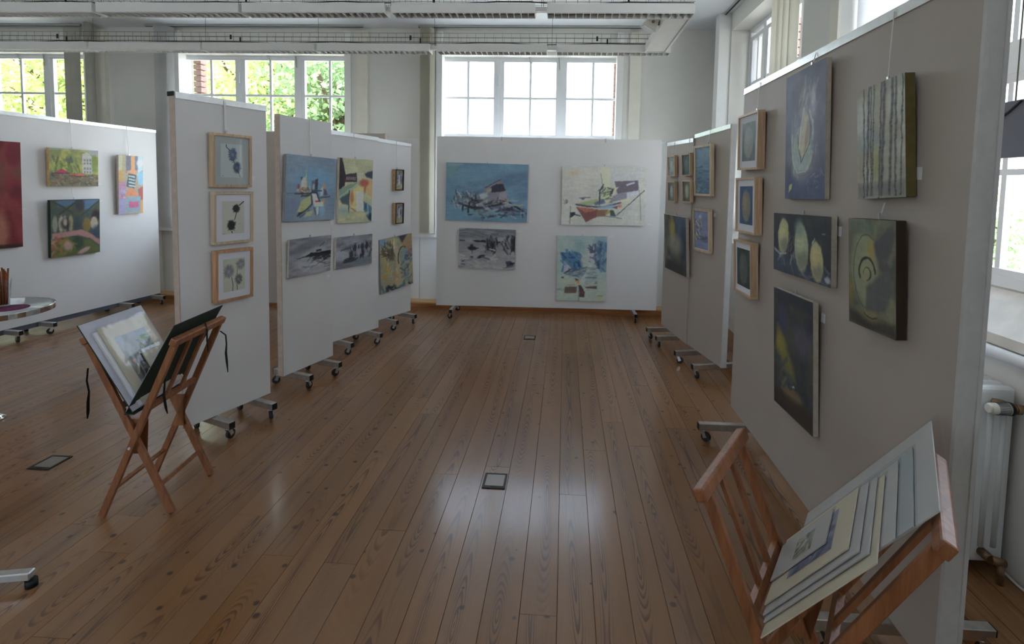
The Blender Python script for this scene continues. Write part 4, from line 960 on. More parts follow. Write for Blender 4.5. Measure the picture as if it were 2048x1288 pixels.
# --- far panel F
a = Art(99, 70, 0.62, (78, 108, 128), 15)
a.grad((84, 114, 136), (84, 122, 140)).mottle((74, 96, 122), 40, 16, 0.45, 0.75, 0.7).mottle((92, 128, 146), 30, 12, 0.5, 0.75, 0.6)
a.blob(0.85, 0.25, 0.25, 0.1, (70, 90, 118), 0.6, 0.9, -0.3).blob(0.05, 0.1, 0.12, 0.15, (86, 118, 118), 0.6, 0.9).poly([(0.02, 0.02), (0.2, 0.03), (0.15, 0.05), (0.02, 0.05)], (130, 146, 146), 0.6, 0.03)
a.poly([(0.48, 0.42), (0.67, 0.26), (0.70, 0.34), (0.74, 0.48), (0.76, 0.64), (0.6, 0.7), (0.45, 0.7), (0.42, 0.6)], (104, 102, 112), 0.92, 0.01)
a.poly([(0.55, 0.40), (0.62, 0.35), (0.7, 0.34), (0.73, 0.46), (0.66, 0.48), (0.56, 0.50)], (46, 44, 56), 0.95, 0.01).poly([(0.62, 0.34), (0.67, 0.27), (0.7, 0.33)], (96, 98, 100), 0.9).line([(0.48, 0.42), (0.67, 0.27)], 0.9, (60, 58, 60)).poly([(0.66, 0.5), (0.74, 0.46), (0.76, 0.64), (0.64, 0.68)], (124, 118, 134), 0.9, 0.01)
a.poly([(0.66, 0.62), (0.75, 0.60), (0.76, 0.68), (0.66, 0.7)], (52, 46, 48), 0.95, 0.01).poly([(0.4, 0.54), (0.5, 0.5), (0.52, 0.56), (0.44, 0.64)], (136, 150, 152), 0.9, 0.02).poly([(0.5, 0.45), (0.56, 0.42), (0.55, 0.48), (0.49, 0.53)], (128, 136, 112), 0.8, 0.02)
a.strokes(60, (0.08, 0.4, 0.52, 0.74), [(52, 54, 62), (128, 138, 142), (150, 156, 150), (84, 92, 92), (60, 60, 70)], 7, 1.4, 1.2, 0.5)
a.strokes(60, (0.2, 0.62, 0.62, 0.78), [(44, 42, 50), (140, 148, 150), (72, 70, 78), (110, 118, 112)], 8, 1.8, -0.1, 0.5)
a.line([(0.17, 0.70), (0.32, 0.77), (0.5, 0.76), (0.78, 0.66)], 2.6, (44, 42, 52), 0.95).line([(0.77, 0.66), (0.9, 0.76), (1.0, 0.86)], 2.2, (36, 36, 48)).line([(0.94, 0.8), (0.95, 0.9)], 2.0, (38, 38, 52)).line([(0.06, 0.71), (0.25, 0.71)], 0.6, (74, 88, 100))
a.poly([(0.38, 0.80), (0.6, 0.74), (0.76, 0.68), (0.84, 0.76), (0.85, 0.86), (0.6, 0.82)], (86, 84, 98), 0.85, 0.02).poly([(0.64, 0.75), (0.82, 0.72), (0.82, 0.8), (0.68, 0.8)], (52, 50, 62), 0.9, 0.02)
a.strokes(60, (0.4, 0.98, 0.76, 0.92), [(48, 50, 66), (132, 142, 152), (96, 122, 144), (70, 76, 92)], 7, 1.8, 0.1, 0.4).strokes(20, (0.72, 0.9, 0.6, 0.75), [(140, 120, 110), (124, 140, 150), (150, 140, 116)], 8, 1.2, 0.0, 0.2)
for xx, yy in ((0.21, 0.78), (0.28, 0.82), (0.29, 0.72)): a.blob(xx, yy, 0.012, 0.06, (40, 40, 48), 0.9)
a.line([(0.28, 0.9), (0.33, 0.885)], 1.2, (40, 42, 52)).poly([(0.3, 0.82), (0.6, 0.82), (0.62, 0.88), (0.34, 0.88)], (96, 120, 118), 0.7, 0.03)
canvas('F', [(893.6, 324.8), (1057.2, 329.3), (1052.4, 444.8), (890.4, 440)], 0.99, 0.70, a, 'blue canvas of a dark angular building on the far panel', T=0.02, side='canvasgrey', tilt=-0.6, lean=1.0)

a = Art(101, 71, 0.62, (156, 155, 146), 16)
a.mottle((168, 163, 152), 30, 18, 0.42, 0.7, 0.7).mottle((148, 153, 146), 30, 20, 0.5, 0.75, 0.6).poly([(0.44, 0.02), (0.56, 0.02), (0.57, 0.4), (0.48, 0.42)], (166, 168, 140), 0.8, 0.02).poly([(0.58, 0.02), (0.98, 0.02), (0.98, 0.22), (0.58, 0.24)], (152, 156, 158), 0.6, 0.04).blob(0.13, 0.12, 0.08, 0.05, (168, 148, 118), 0.5, 0.9)
a.poly([(0.62, 0.25), (0.90, 0.23), (0.91, 0.40), (0.66, 0.46)], (88, 80, 90), 0.97).poly([(0.76, 0.30), (0.86, 0.25), (0.86, 0.28), (0.77, 0.33)], (150, 148, 160), 0.95).poly([(0.78, 0.45), (0.915, 0.39), (0.915, 0.46), (0.78, 0.53)], (158, 156, 172), 0.95).poly([(0.64, 0.47), (0.77, 0.43), (0.77, 0.53), (0.6, 0.6)], (120, 116, 130), 0.95)
for k in range(9): a.line([(0.62, 0.49 + 0.012 * k), (0.77, 0.45 + 0.012 * k)], 0.3, (92, 90, 104), 0.6)
a.poly([(0.61, 0.48), (0.64, 0.5), (0.6, 0.62), (0.54, 0.62)], (110, 106, 118), 0.9, 0.01).poly([(0.61, 0.38), (0.675, 0.34), (0.56, 0.62), (0.52, 0.63)], (164, 160, 132), 0.97).poly([(0.57, 0.42), (0.62, 0.36), (0.60, 0.46), (0.57, 0.5)], (58, 56, 60), 0.9).poly([(0.49, 0.44), (0.56, 0.40), (0.57, 0.5), (0.48, 0.55)], (136, 146, 96), 0.9, 0.02).strokes(24, (0.45, 0.58, 0.36, 0.56), [(48, 50, 52), (150, 160, 110), (70, 84, 70)], 5, 1.2, -0.5, 0.5)
a.line([(0.455, 0.12), (0.485, 0.34), (0.50, 0.5)], 0.4, (70, 72, 70)).line([(0.49, 0.31), (0.45, 0.42), (0.45, 0.65)], 1.4, (50, 52, 54)).poly([(0.48, 0.53), (0.56, 0.48), (0.57, 0.5), (0.5, 0.56)], (166, 162, 136), 0.9)
a.poly([(0.66, 0.59), (0.78, 0.54), (0.80, 0.58), (0.64, 0.64)], (168, 164, 132), 0.9).poly([(0.74, 0.62), (0.85, 0.56), (0.66, 0.82), (0.63, 0.8)], (164, 160, 142), 0.95).line([(0.98, 0.40), (0.86, 0.56), (0.66, 0.82)], 0.9, (56, 60, 62)).line([(0.915, 0.40), (0.93, 0.5), (0.945, 0.9)], 0.5, (80, 86, 84))
a.poly([(0.17, 0.64), (0.42, 0.55), (0.46, 0.63), (0.24, 0.68)], (132, 144, 96), 0.9, 0.01).poly([(0.38, 0.62), (0.5, 0.55), (0.52, 0.62), (0.4, 0.66)], (64, 78, 104), 0.85, 0.02).line([(0.17, 0.65), (0.3, 0.68), (0.5, 0.69), (0.7, 0.61)], 2.0, (62, 66, 76), 0.95).poly([(0.42, 0.69), (0.6, 0.65), (0.68, 0.66), (0.6, 0.71), (0.44, 0.72)], (112, 138, 156), 0.9, 0.01).poly([(0.6, 0.69), (0.67, 0.66), (0.66, 0.72)], (98, 58, 62), 0.9).blob(0.69, 0.67, 0.025, 0.03, (168, 104, 82), 0.9)
a.poly([(0.17, 0.69), (0.24, 0.70), (0.43, 0.73), (0.42, 0.86), (0.29, 0.95)], (112, 66, 64), 0.98).poly([(0.17, 0.69), (0.26, 0.70), (0.43, 0.73), (0.35, 0.77), (0.28, 0.78)], (150, 88, 68), 0.98).poly([(0.43, 0.74), (0.56, 0.73), (0.52, 0.84), (0.42, 0.86)], (112, 78, 58), 0.9, 0.01).poly([(0.52, 0.78), (0.6, 0.72), (0.6, 0.78), (0.53, 0.82)], (136, 124, 62), 0.9, 0.01).poly([(0.58, 0.74), (0.62, 0.74), (0.65, 0.85), (0.58, 0.84)], (54, 64, 60), 0.9)
a.poly([(0.10, 0.79), (0.16, 0.78), (0.16, 0.83), (0.10, 0.89)], (36, 44, 46), 0.95).line([(0.105, 0.68), (0.10, 0.98)], 0.6, (70, 76, 72)).line([(0.16, 0.82), (0.22, 0.84)], 1.2, (44, 52, 56)).line([(0.5, 0.84), (0.72, 0.88)], 0.7, (70, 84, 84)).line([(0.21, 0.54), (0.34, 0.53)], 0.8, (60, 78, 88)).poly([(0.21, 0.54), (0.28, 0.54), (0.25, 0.57)], (60, 76, 82), 0.8)
a.strokes(14, (0.01, 0.06, 0.58, 0.64), [(90, 96, 92)], 2.5, 0.6, 0.3, 0.8).strokes(22, (0.66, 0.85, 0.6, 0.82), [(124, 152, 146), (96, 120, 116), (150, 150, 120)], 5, 0.8, -0.8, 0.3, 0.5)
canvas('F', [(1124.4, 331.2), (1293, 333.4), (1290.9, 451.5), (1123.7, 450.5)], 1.0, 0.71, a, 'pale canvas of a red brown boat shape with a dark block on the far panel', T=0.02, tilt=0.4, lean=1.0)

a = Art(69, 49, 0.6, (116, 116, 120), 17)
a.grad((92, 94, 98), (132, 132, 132)).mottle((138, 138, 140), 20, 8, 0.42, 0.7, 0.8).mottle((92, 94, 102), 20, 5, 0.55, 0.75, 0.7)
a.strokes(40, (0, 1, 0.02, 0.2), [(84, 88, 94), (104, 106, 110), (74, 80, 96)], 14, 1.4, 0.0, 0.15).strokes(40, (0.0, 1, 0.6, 1.0), [(146, 146, 142), (128, 128, 134), (110, 110, 118)], 12, 2.0, 0.1, 0.3)
a.poly([(0.24, 0.30), (0.4, 0.29), (0.52, 0.28), (0.75, 0.31), (0.74, 0.34), (0.3, 0.34)], (34, 32, 36), 0.95, 0.01).line([(0.02, 0.31), (0.1, 0.31)], 1.0, (36, 36, 40)).poly([(0.5, 0.3), (0.6, 0.26), (0.66, 0.5), (0.62, 0.56), (0.5, 0.54)], (40, 38, 44), 0.9, 0.03)
a.strokes(46, (0.48, 0.68, 0.2, 0.58), [(34, 32, 38), (52, 48, 54), (90, 86, 92)], 6, 1.5, 1.4, 0.5).strokes(50, (0.8, 1.0, 0.2, 0.55), [(36, 34, 40), (50, 48, 54), (120, 118, 124)], 7, 1.8, 1.3, 0.5).poly([(0.92, 0.24), (1, 0.2), (1, 0.56), (0.94, 0.5)], (38, 36, 42), 0.85, 0.03)
a.blob(0.24, 0.5, 0.08, 0.05, (36, 36, 42), 0.95, 0.5).blob(0.23, 0.44, 0.03, 0.04, (38, 38, 42), 0.9).line([(0.24, 0.5), (0.245, 0.62)], 0.7, (50, 50, 54)).line([(0.18, 0.5), (0.35, 0.49)], 1.4, (36, 36, 42)).blob(0.4, 0.70, 0.07, 0.035, (36, 34, 42), 0.95, 0.6, -0.3).line([(0.42, 0.7), (0.56, 0.77)], 1.6, (76, 76, 76)).blob(0.24, 0.72, 0.03, 0.02, (52, 52, 60), 0.9)
a.poly([(0.05, 0.77), (0.07, 0.85), (0.13, 0.79), (0.07, 0.82)], (30, 30, 34), 0.95).line([(0.05, 0.9), (0.12, 0.91)], 1.2, (70, 72, 78)).poly([(0.84, 0.8), (0.92, 0.78), (0.99, 0.84), (0.98, 0.9), (0.86, 0.94)], (52, 52, 66), 0.9, 0.02).line([(0.92, 0.86), (1.0, 0.83)], 1.5, (34, 34, 42)).line([(0.8, 0.97), (0.98, 0.92)], 0.8, (70, 72, 80)).line([(0.55, 0.5), (0.65, 0.53)], 1.4, (150, 150, 150))
canvas('F', [(917.8, 456), (1030.8, 460.1), (1029.5, 540), (916.2, 534.9)], 0.69, 0.487, a, 'black and white landscape canvas under the blue building', T=0.02, tilt=-1.0, lean=1.0)

a = Art(60, 80, 0.6, (128, 146, 142), 18)
a.mottle((144, 154, 142), 20, 20, 0.42, 0.7, 0.7).mottle((112, 138, 144), 16, 14, 0.5, 0.75, 0.6).blob(0.9, 0.2, 0.14, 0.25, (88, 118, 140), 0.7, 0.9).blob(0.45, 0.16, 0.1, 0.07, (96, 128, 130), 0.6, 0.9).poly([(0, 0.6), (0.3, 0.62), (0.5, 0.75), (1, 0.62), (1, 1), (0, 1)], (146, 154, 136), 0.7, 0.08)
a.poly([(0.1, 0.3), (0.34, 0.24), (0.5, 0.4), (0.52, 0.5), (0.34, 0.5), (0.12, 0.4)], (52, 92, 132), 0.85, 0.06).strokes(50, (0.12, 0.5, 0.26, 0.5), [(40, 80, 124), (58, 104, 140), (34, 60, 96), (66, 110, 134)], 6, 2.2, 0.9, 0.6).poly([(0.14, 0.38), (0.3, 0.5), (0.15, 0.57)], (146, 142, 160), 0.97).blob(0.18, 0.42, 0.04, 0.04, (80, 122, 152), 0.7)
a.line([(0.18, 0.36), (0.36, 0.53)], 2.0, (86, 98, 104)).line([(0.15, 0.57), (0.3, 0.51)], 1.2, (56, 60, 74)).line([(0.2, 0.56), (0.6, 0.48)], 1.0, (52, 66, 84)).line([(0.15, 0.575), (0.45, 0.63)], 1.0, (60, 76, 92)).strokes(36, (0.26, 0.56, 0.5, 0.62), [(84, 100, 116), (60, 76, 94), (120, 130, 140)], 7, 1.2, -0.15, 0.3)
a.poly([(0.60, 0.14), (0.78, 0.13), (0.80, 0.40), (0.64, 0.42)], (142, 144, 150), 0.85, 0.04).strokes(16, (0.62, 0.78, 0.14, 0.42), [(30, 34, 44), (60, 66, 80), (156, 156, 160)], 4, 1.5, 0.3, 0.5).strokes(40, (0.76, 1.0, 0.12, 0.5), [(84, 116, 138), (66, 92, 120), (54, 66, 90)], 8, 2.4, 1.4, 0.4).poly([(0.8, 0.38), (0.86, 0.37), (0.87, 0.5), (0.81, 0.5)], (50, 58, 78), 0.85, 0.03)
a.poly([(0.68, 0.42), (0.72, 0.44), (0.55, 0.75), (0.46, 0.72)], (150, 156, 152), 0.97).poly([(0.73, 0.44), (0.82, 0.46), (0.84, 0.62), (0.6, 0.66)], (132, 144, 144), 0.6, 0.03).line([(0.58, 0.64), (0.8, 0.635)], 1.2, (70, 92, 104)).strokes(16, (0.58, 0.8, 0.48, 0.62), [(96, 116, 122), (80, 100, 110)], 6, 0.8, 0.0, 0.1)
a.poly([(0.36, 0.65), (0.42, 0.66), (0.46, 0.70), (0.40, 0.69)], (70, 70, 66), 0.95).poly([(0.38, 0.69), (0.46, 0.69), (0.48, 0.73), (0.42, 0.73)], (186, 128, 60), 0.97).line([(0.22, 0.755), (0.38, 0.755)], 0.9, (150, 96, 70)).poly([(0.17, 0.78), (0.42, 0.78), (0.4, 0.88), (0.16, 0.885)], (84, 68, 62), 0.9, 0.02).poly([(0.44, 0.75), (0.5, 0.76), (0.58, 0.86), (0.57, 0.94), (0.47, 0.94), (0.46, 0.84)], (70, 52, 60), 0.95, 0.01).poly([(0.49, 0.86), (0.56, 0.85), (0.53, 0.9)], (110, 58, 60), 0.8)
a.poly([(0.58, 0.78), (0.82, 0.76), (0.82, 0.81), (0.6, 0.8)], (84, 66, 58), 0.9, 0.01).line([(0.56, 0.755), (0.82, 0.755)], 0.7, (150, 140, 132)).line([(0.45, 0.84), (0.455, 1.0)], 0.8, (96, 92, 88)).blob(0.12, 0.64, 0.03, 0.012, (56, 58, 72), 0.95).strokes(8, (0.02, 0.15, 0.82, 0.84), [(110, 114, 130)], 3, 0.8, 0.0, 0.3).blob(0.88, 0.94, 0.06, 0.03, (150, 148, 96), 0.7).poly([(0.79, 0.7), (0.82, 0.69), (0.82, 0.735), (0.76, 0.735)], (92, 108, 104), 0.8).line([(0.84, 0.915), (0.94, 0.92)], 0.5, (84, 88, 70))
canvas('F', [(1115.8, 471.2), (1215, 472.8), (1210.3, 603.3), (1111, 601.1)], 0.60, 0.797, a, 'portrait canvas in mint and blue with a white diagonal, lowest on the far panel', T=0.02, tilt=0.2, lean=1.0)

# --- panels H and G
def egg_small(seed, bg_, egg, w=14, h=15):
    a = Art(w, h, 0.3, bg_, seed); a.mottle(tuple(v * 0.75 for v in bg_), 4, 4, 0.45, 0.75, 0.7)
    a.blob(0.5, 0.5, 0.24, 0.34, egg, 0.85, 0.4).blob(0.42, 0.42, 0.1, 0.16, tuple(min(255, v * 1.15) for v in egg), 0.6, 0.8); return a
HF = [([(1337.5, 311.7), (1350, 309.8), (1350, 353.5), (1336.9, 353.5)], (110, 116, 112), (122, 128, 122), 'small framed pale grey picture, upper left of the four little frames'),
      ([(1364.2, 307.8), (1382, 306.3), (1382, 352.3), (1364.2, 351)], (52, 72, 76), (72, 84, 70), 'small framed teal picture, upper right of the four little frames'),
      ([(1334.8, 363.8), (1352, 361.2), (1352, 404.6), (1335.4, 402.5)], (84, 90, 84), (120, 128, 116), 'small framed grey green egg picture, lower left of the four little frames'),
      ([(1364.8, 361.7), (1383, 360.4), (1383, 406), (1365.7, 403)], (72, 76, 66), (118, 118, 96), 'small framed olive egg picture, lower right of the four little frames')]
for k, (cr, b1, b2, lb) in enumerate(HF):
    framed('H', cr, 0.205, 0.214, egg_small(30 + k, b1, b2, 18, 19), lb, T=0.03, wood_='framewood', bw=0.0122, mat_='mat', glass=False, pic='art', lean=3.0, cx=0.0 if k < 2 else None)
a = Art(58, 57, 0.7, (66, 66, 60), 40)
a.mottle((92, 88, 64), 14, 24, 0.42, 0.7, 0.8).mottle((40, 40, 44), 14, 20, 0.5, 0.75, 0.8).blob(0.38, 0.25, 0.12, 0.2, (128, 112, 48), 0.8, 0.9).poly([(0.55, 0), (1, 0), (1, 0.5), (0.8, 0.6), (0.6, 0.2)], (46, 62, 88), 0.85, 0.12).blob(0.9, 0.5, 0.15, 0.35, (34, 38, 52), 0.8, 0.9).blob(0.5, 0.5, 0.3, 0.16, (112, 110, 92), 0.7, 0.9).grad((0, 0, 0), (36, 32, 30), 0.7, 1.0, 0.0).blob(0.5, 0.95, 0.6, 0.16, (40, 36, 34), 0.85, 0.9).blob(0.2, 0.78, 0.1, 0.04, (70, 92, 92), 0.6)
canvas('H', [(1330.3, 428.3), (1377.2, 431.9), (1376.9, 551.5), (1330.9, 539.4)], 0.60, 0.575, a, 'dark abstract canvas with a yellow glow under the four little frames', T=0.025, lean=3.0)
a = Art(26, 42, 0.4, (86, 112, 132), 41)
a.grad((98, 120, 134), (56, 76, 96)).mottle((70, 96, 120), 10, 8, 0.45, 0.75, 0.7).strokes(40, (0, 1, 0.4, 1), [(60, 84, 110), (84, 110, 130), (52, 70, 90)], 9, 1.2, 0.02, 0.1).line([(0, 0.5), (1, 0.5)], 0.8, (64, 84, 104), 0.6).strokes(14, (0.1, 0.9, 0.8, 0.95), [(104, 124, 120)], 3, 0.8, 0.2, 0.5)
framed('G', [(1392.9, 290.5), (1424, 288.2), (1424, 394.5), (1392.3, 390.4)], 0.31, 0.455, a, 'blue sea picture in a pale frame on the nearer of the two panels', T=0.035, wood_='framepale', bw=0.02, mat_=None, glass=False, pic='art', lean=2.5, cx=0.05)
part('backing_board', M['mat'], bpy.data.objects[[o.name for o in bpy.data.objects if o.get('label', '').startswith('blue sea picture')][0]], ((-0.135, -0.0245, 0.02), (0.135, -0.018, 0.435)))
a = Art(26, 34, 0.4, (92, 98, 124), 42)
a.mottle((104, 110, 136), 8, 8, 0.45, 0.7, 0.7).strokes(30, (0.05, 0.5, 0.25, 0.75), [(132, 128, 112), (70, 72, 78), (150, 146, 130), (56, 58, 70)], 3, 1.6, 0.8, 0.8).strokes(30, (0.4, 1.0, 0.66, 0.8), [(64, 68, 84), (78, 84, 106)], 7, 1.2, 0.05, 0.15).blob(0.4, 0.15, 0.1, 0.05, (140, 144, 160), 0.7).poly([(0, 0.78), (1, 0.78), (1, 1), (0, 1)], (86, 98, 130), 0.6, 0.05)
framed('G', [(1389.9, 417.7), (1420, 416.3), (1421, 508), (1391.4, 498.8)], 0.30, 0.385, a, 'lilac picture of a stone tower in a pale frame', T=0.035, wood_='framepale', bw=0.018, mat_=None, glass=False, pic='art', lean=3.0)
part('backing_board', M['mat'], bpy.data.objects[[o.name for o in bpy.data.objects if o.get('label', '').startswith('lilac picture')][0]], ((-0.132, -0.0245, 0.018), (0.132, -0.018, 0.367)))

# --- big right panel I
def egg_big(seed, bg_, egg, bg2):
    a = Art(22.5, 24, 0.25, bg_, seed); a.mottle(bg2, 5, 7, 0.42, 0.7, 0.85)
    a.blob(0.5, 0.52, 0.34, 0.42, egg, 0.92, 0.25).blob(0.42, 0.42, 0.16, 0.2, tuple(min(255, v * 1.18) for v in egg), 0.5, 0.9)
    a.strokes(70, (0.25, 0.75, 0.2, 0.85), [tuple(v * 0.72 for v in egg), tuple(min(255, v * 1.2) for v in egg)], 1.6, 0.3, 0.8, 1.2, 0.5); return a
framed('I', [(1483.2, 235), (1524.3, 218.9), (1523.6, 339.3), (1482, 338.6)], 0.345, 0.35, egg_big(50, (46, 56, 52), (92, 92, 84), (58, 72, 66)), 'deep wood framed grey egg on dark green, top of the column of three', T=0.045, wood_='framewood', bw=0.013, mat_='mat', tilt=-0.8, lean=2.0, cx=0.05, strap=0.006, pic='art', glass=False)
framed('I', [(1479.6, 355.3), (1519, 353.6), (1517, 470.3), (1477, 462.5)], 0.34, 0.35, egg_big(51, (34, 56, 84), (96, 88, 74), (40, 66, 98)), 'deep wood framed brown egg on bright blue, middle of the column of three', T=0.045, wood_='framewood', bw=0.013, mat_='mat', tilt=0.5, lean=2.0, pic='art', glass=False)
framed('I', [(1476, 479.3), (1511, 483.9), (1508, 600.8), (1476, 578)], 0.31, 0.34, egg_big(52, (36, 46, 40), (64, 68, 66), (44, 58, 44)), 'deep wood framed dark egg on black green, lowest of the column of three', T=0.045, wood_='framewood', bw=0.013, mat_='mat', tilt=1.0, lean=2.5, pic='art', glass=False)

a = Art(40.5, 62.8, 0.3, (64, 66, 84), 53)
a.mottle((78, 80, 96), 10, 12, 0.42, 0.7, 0.7).mottle((50, 54, 72), 10, 12, 0.5, 0.75, 0.7).grad((0, 0, 0), (46, 58, 88), 0.6, 1.0, 0.0).poly([(0, 0.8), (1, 0.8), (1, 1), (0, 1)], (50, 60, 92), 0.6, 0.15)
a.poly([(0.3, 0.1), (0.5, 0.08), (0.5, 0.36), (0.34, 0.4)], (62, 62, 66), 0.7, 0.1).strokes(40, (0.36, 0.8, 0.12, 0.4), [(104, 106, 112), (128, 128, 130), (90, 92, 104)], 6, 1.6, 1.9, 0.3, 0.5).blob(0.72, 0.26, 0.05, 0.1, (146, 148, 152), 0.6, 0.9)
a.blob(0.46, 0.57, 0.34, 0.30, (104, 112, 118), 0.55, 0.6).blob(0.45, 0.64, 0.25, 0.19, (118, 132, 118), 0.8, 0.4).blob(0.42, 0.74, 0.2, 0.1, (112, 128, 130), 0.7, 0.6)
a.ring(0.45, 0.57, 0.26, 0.24, 1.6, (132, 136, 132), 0.5, 20, 200).ring(0.45, 0.58, 0.31, 0.24, 0.35, (58, 58, 56), 0.5, 0, 170).strokes(60, (0.15, 0.8, 0.35, 0.8), [(130, 136, 134), (96, 104, 110), (74, 78, 92), (142, 144, 136)], 4, 1.0, 1.4, 0.5, 0.4)
a.poly([(0.50, 0.32), (0.58, 0.36), (0.62, 0.46), (0.60, 0.57), (0.48, 0.68), (0.40, 0.66), (0.38, 0.58), (0.42, 0.46), (0.46, 0.38)], (138, 132, 114), 0.9, 0.08).poly([(0.58, 0.40), (0.62, 0.46), (0.60, 0.56), (0.50, 0.66), (0.54, 0.5)], (112, 98, 76), 0.85, 0.03).line([(0.60, 0.34), (0.66, 0.46), (0.64, 0.58), (0.44, 0.71), (0.36, 0.6), (0.34, 0.5)], 0.6, (48, 46, 44), 0.85).line([(0.50, 0.3), (0.42, 0.44), (0.38, 0.6)], 1.2, (150, 150, 142), 0.8).line([(0.64, 0.34), (0.7, 0.42), (0.72, 0.55)], 1.4, (146, 148, 146), 0.6)
a.poly([(0.12, 0.89), (0.2, 0.87), (0.18, 0.92), (0.1, 0.95)], (136, 138, 92), 0.95, 0.01).poly([(0.36, 0.78), (0.66, 0.78), (0.62, 0.86), (0.38, 0.87)], (82, 80, 96), 0.7, 0.05).strokes(14, (0.4, 0.95, 0.78, 0.93), [(120, 122, 136)], 3, 0.3, 0.1, 0.5).line([(0.38, 0.79), (0.55, 0.785)], 0.4, (150, 150, 140))
canvas('I', [(1577.9, 157.1), (1658.9, 112.5), (1649.3, 399.3), (1568.9, 397.5)], 0.405, 0.628, a, 'large violet blue canvas with a glowing pale seed shape', T=0.022, tilt=1.2, lean=1.6, cx=0.03)

a = Art(27.5, 41.7, 0.22, (116, 118, 106), 54)
a.mottle((136, 136, 126), 8, 10, 0.42, 0.7, 0.8).mottle((112, 104, 82), 6, 10, 0.5, 0.75, 0.7).blob(0.12, 0.3, 0.14, 0.2, (140, 140, 136), 0.7, 0.9).blob(0.3, 0.5, 0.25, 0.12, (92, 106, 118), 0.6, 0.9).blob(0.4, 0.68, 0.14, 0.14, (116, 116, 66), 0.7, 0.9).blob(0.55, 0.3, 0.1, 0.18, (136, 116, 96), 0.6, 0.9).poly([(0, 0.86), (1, 0.86), (1, 1), (0, 1)], (72, 74, 74), 0.6, 0.1)
rr = np.random.default_rng(9)
for x0_, x1_, wd in ((0.17, 0.14, 0.7), (0.28, 0.22, 1.0), (0.33, 0.30, 0.6), (0.40, 0.32, 0.6), (0.55, 0.47, 0.9), (0.62, 0.52, 1.3), (0.78, 0.68, 1.2), (0.84, 0.80, 0.9), (0.97, 0.90, 0.6)):
    pts = [(x0_ + (x1_ - x0_) * t + rr.normal() * 0.006, t) for t in np.linspace(0, 0.97, 14)]
    a.line(pts, wd * 1.7, (84, 84, 80), 0.35).line(pts, wd, (54, 54, 54), 0.75)
    for t in rr.random(9): a.blob(x0_ + (x1_ - x0_) * t, t, 0.02, 0.006, (40, 40, 40), 0.8, 0.5)
canvas('I', [(1727.2, 183.9), (1827.9, 141.1), (1815.4, 393.9), (1721.8, 398.2)], 0.273, 0.417, a, 'grey canvas of thin birch trunks with an ochre edge', T=0.035, side='ochre', tilt=3.2, lean=2.2, cx=0.0)

a = Art(59.4, 30.8, 0.35, (40, 42, 48), 55)
a.mottle((52, 52, 54), 10, 8, 0.42, 0.7, 0.7).poly([(0, 0.62), (0.3, 0.7), (0.6, 0.8), (1, 0.92), (1, 1), (0, 1)], (52, 60, 74), 0.8, 0.06)
a.strokes(50, (0.1, 0.5, 0.35, 0.8), [(116, 122, 126), (78, 86, 96), (58, 66, 80)], 4, 1.0, 1.8, 0.6, 0.5).strokes(40, (0.3, 1.0, 0.75, 1.0), [(70, 78, 92), (50, 56, 68), (96, 100, 104)], 6, 1.0, 0.4, 0.5, 0.6)
for x_, y_, rx_, ry_, c1, an in ((0.2, 0.38, 0.105, 0.3, (134, 132, 94), 0.15), (0.54, 0.52, 0.12, 0.38, (124, 130, 102), -0.1), (0.79, 0.68, 0.10, 0.30, (138, 130, 90), -0.15)):
    a.blob(x_, y_, rx_, ry_, c1, 0.97, 0.18, an).blob(x_ + 0.02, y_ + ry_ * 0.5, rx_ * 0.8, ry_ * 0.4, (74, 76, 72), 0.55, 0.8, an).blob(x_ - 0.02, y_ - ry_ * 0.2, rx_ * 0.5, ry_ * 0.45, tuple(v * 1.1 for v in c1), 0.6, 0.8, an)
a.blob(0.5, 0.22, 0.08, 0.14, (92, 106, 102), 0.7, 0.8).line([(0.02, 0.62), (0.14, 0.7), (0.26, 0.66)], 1.0, (132, 134, 132), 0.8).line([(0.72, 0.42), (0.76, 0.34)], 0.8, (140, 142, 138), 0.9).blob(0.95, 0.9, 0.04, 0.05, (140, 142, 146), 0.7).line([(0.87, 0.27), (0.91, 0.265)], 0.4, (120, 122, 124))
canvas('I', [(1552.2, 425), (1666, 432.9), (1664, 577.3), (1546.6, 537.4)], 0.594, 0.308, a, 'wide dark canvas with three pale standing eggs', T=0.025, tilt=1.5, lean=2.0)

a = Art(42.6, 61.6, 0.32, (46, 50, 52), 56)
a.mottle((64, 62, 52), 12, 14, 0.42, 0.7, 0.7).mottle((36, 40, 50), 12, 14, 0.5, 0.75, 0.8).blob(0.25, 0.25, 0.12, 0.12, (48, 52, 78), 0.8, 0.7).blob(0.75, 0.34, 0.22, 0.12, (72, 68, 82), 0.7, 0.9).poly([(0.1, 0.3), (0.2, 0.35), (0.5, 0.56), (0.6, 0.7), (0.3, 0.66), (0.05, 0.5)], (100, 92, 42), 0.8, 0.1).blob(0.2, 0.45, 0.12, 0.08, (112, 102, 46), 0.7, 0.9)
a.strokes(20, (0.05, 0.5, 0.6, 0.8), [(62, 72, 66), (84, 86, 74), (50, 58, 64)], 8, 1.6, -0.6, 0.4, 0.6).blob(0.5, 0.83, 0.26, 0.06, (98, 80, 56), 0.85, 0.5, -0.1).line([(0.45, 0.76), (0.56, 0.745)], 0.7, (150, 150, 140)).blob(0.45, 0.76, 0.06, 0.03, (40, 48, 56), 0.8).poly([(0, 0.86), (1, 0.84), (1, 1), (0, 1)], (44, 36, 30), 0.85, 0.08).poly([(0, 0), (1, 0), (1, 0.1), (0, 0.08)], (34, 40, 50), 0.7, 0.06)
canvas('I', [(1554.8, 572.8), (1635.3, 603.4), (1627.5, 877.3), (1549.6, 800.9)], 0.426, 0.616, a, 'dark portrait canvas with a mustard streak, lowest on the big right panel', T=0.025, tilt=1.8, lean=2.2)

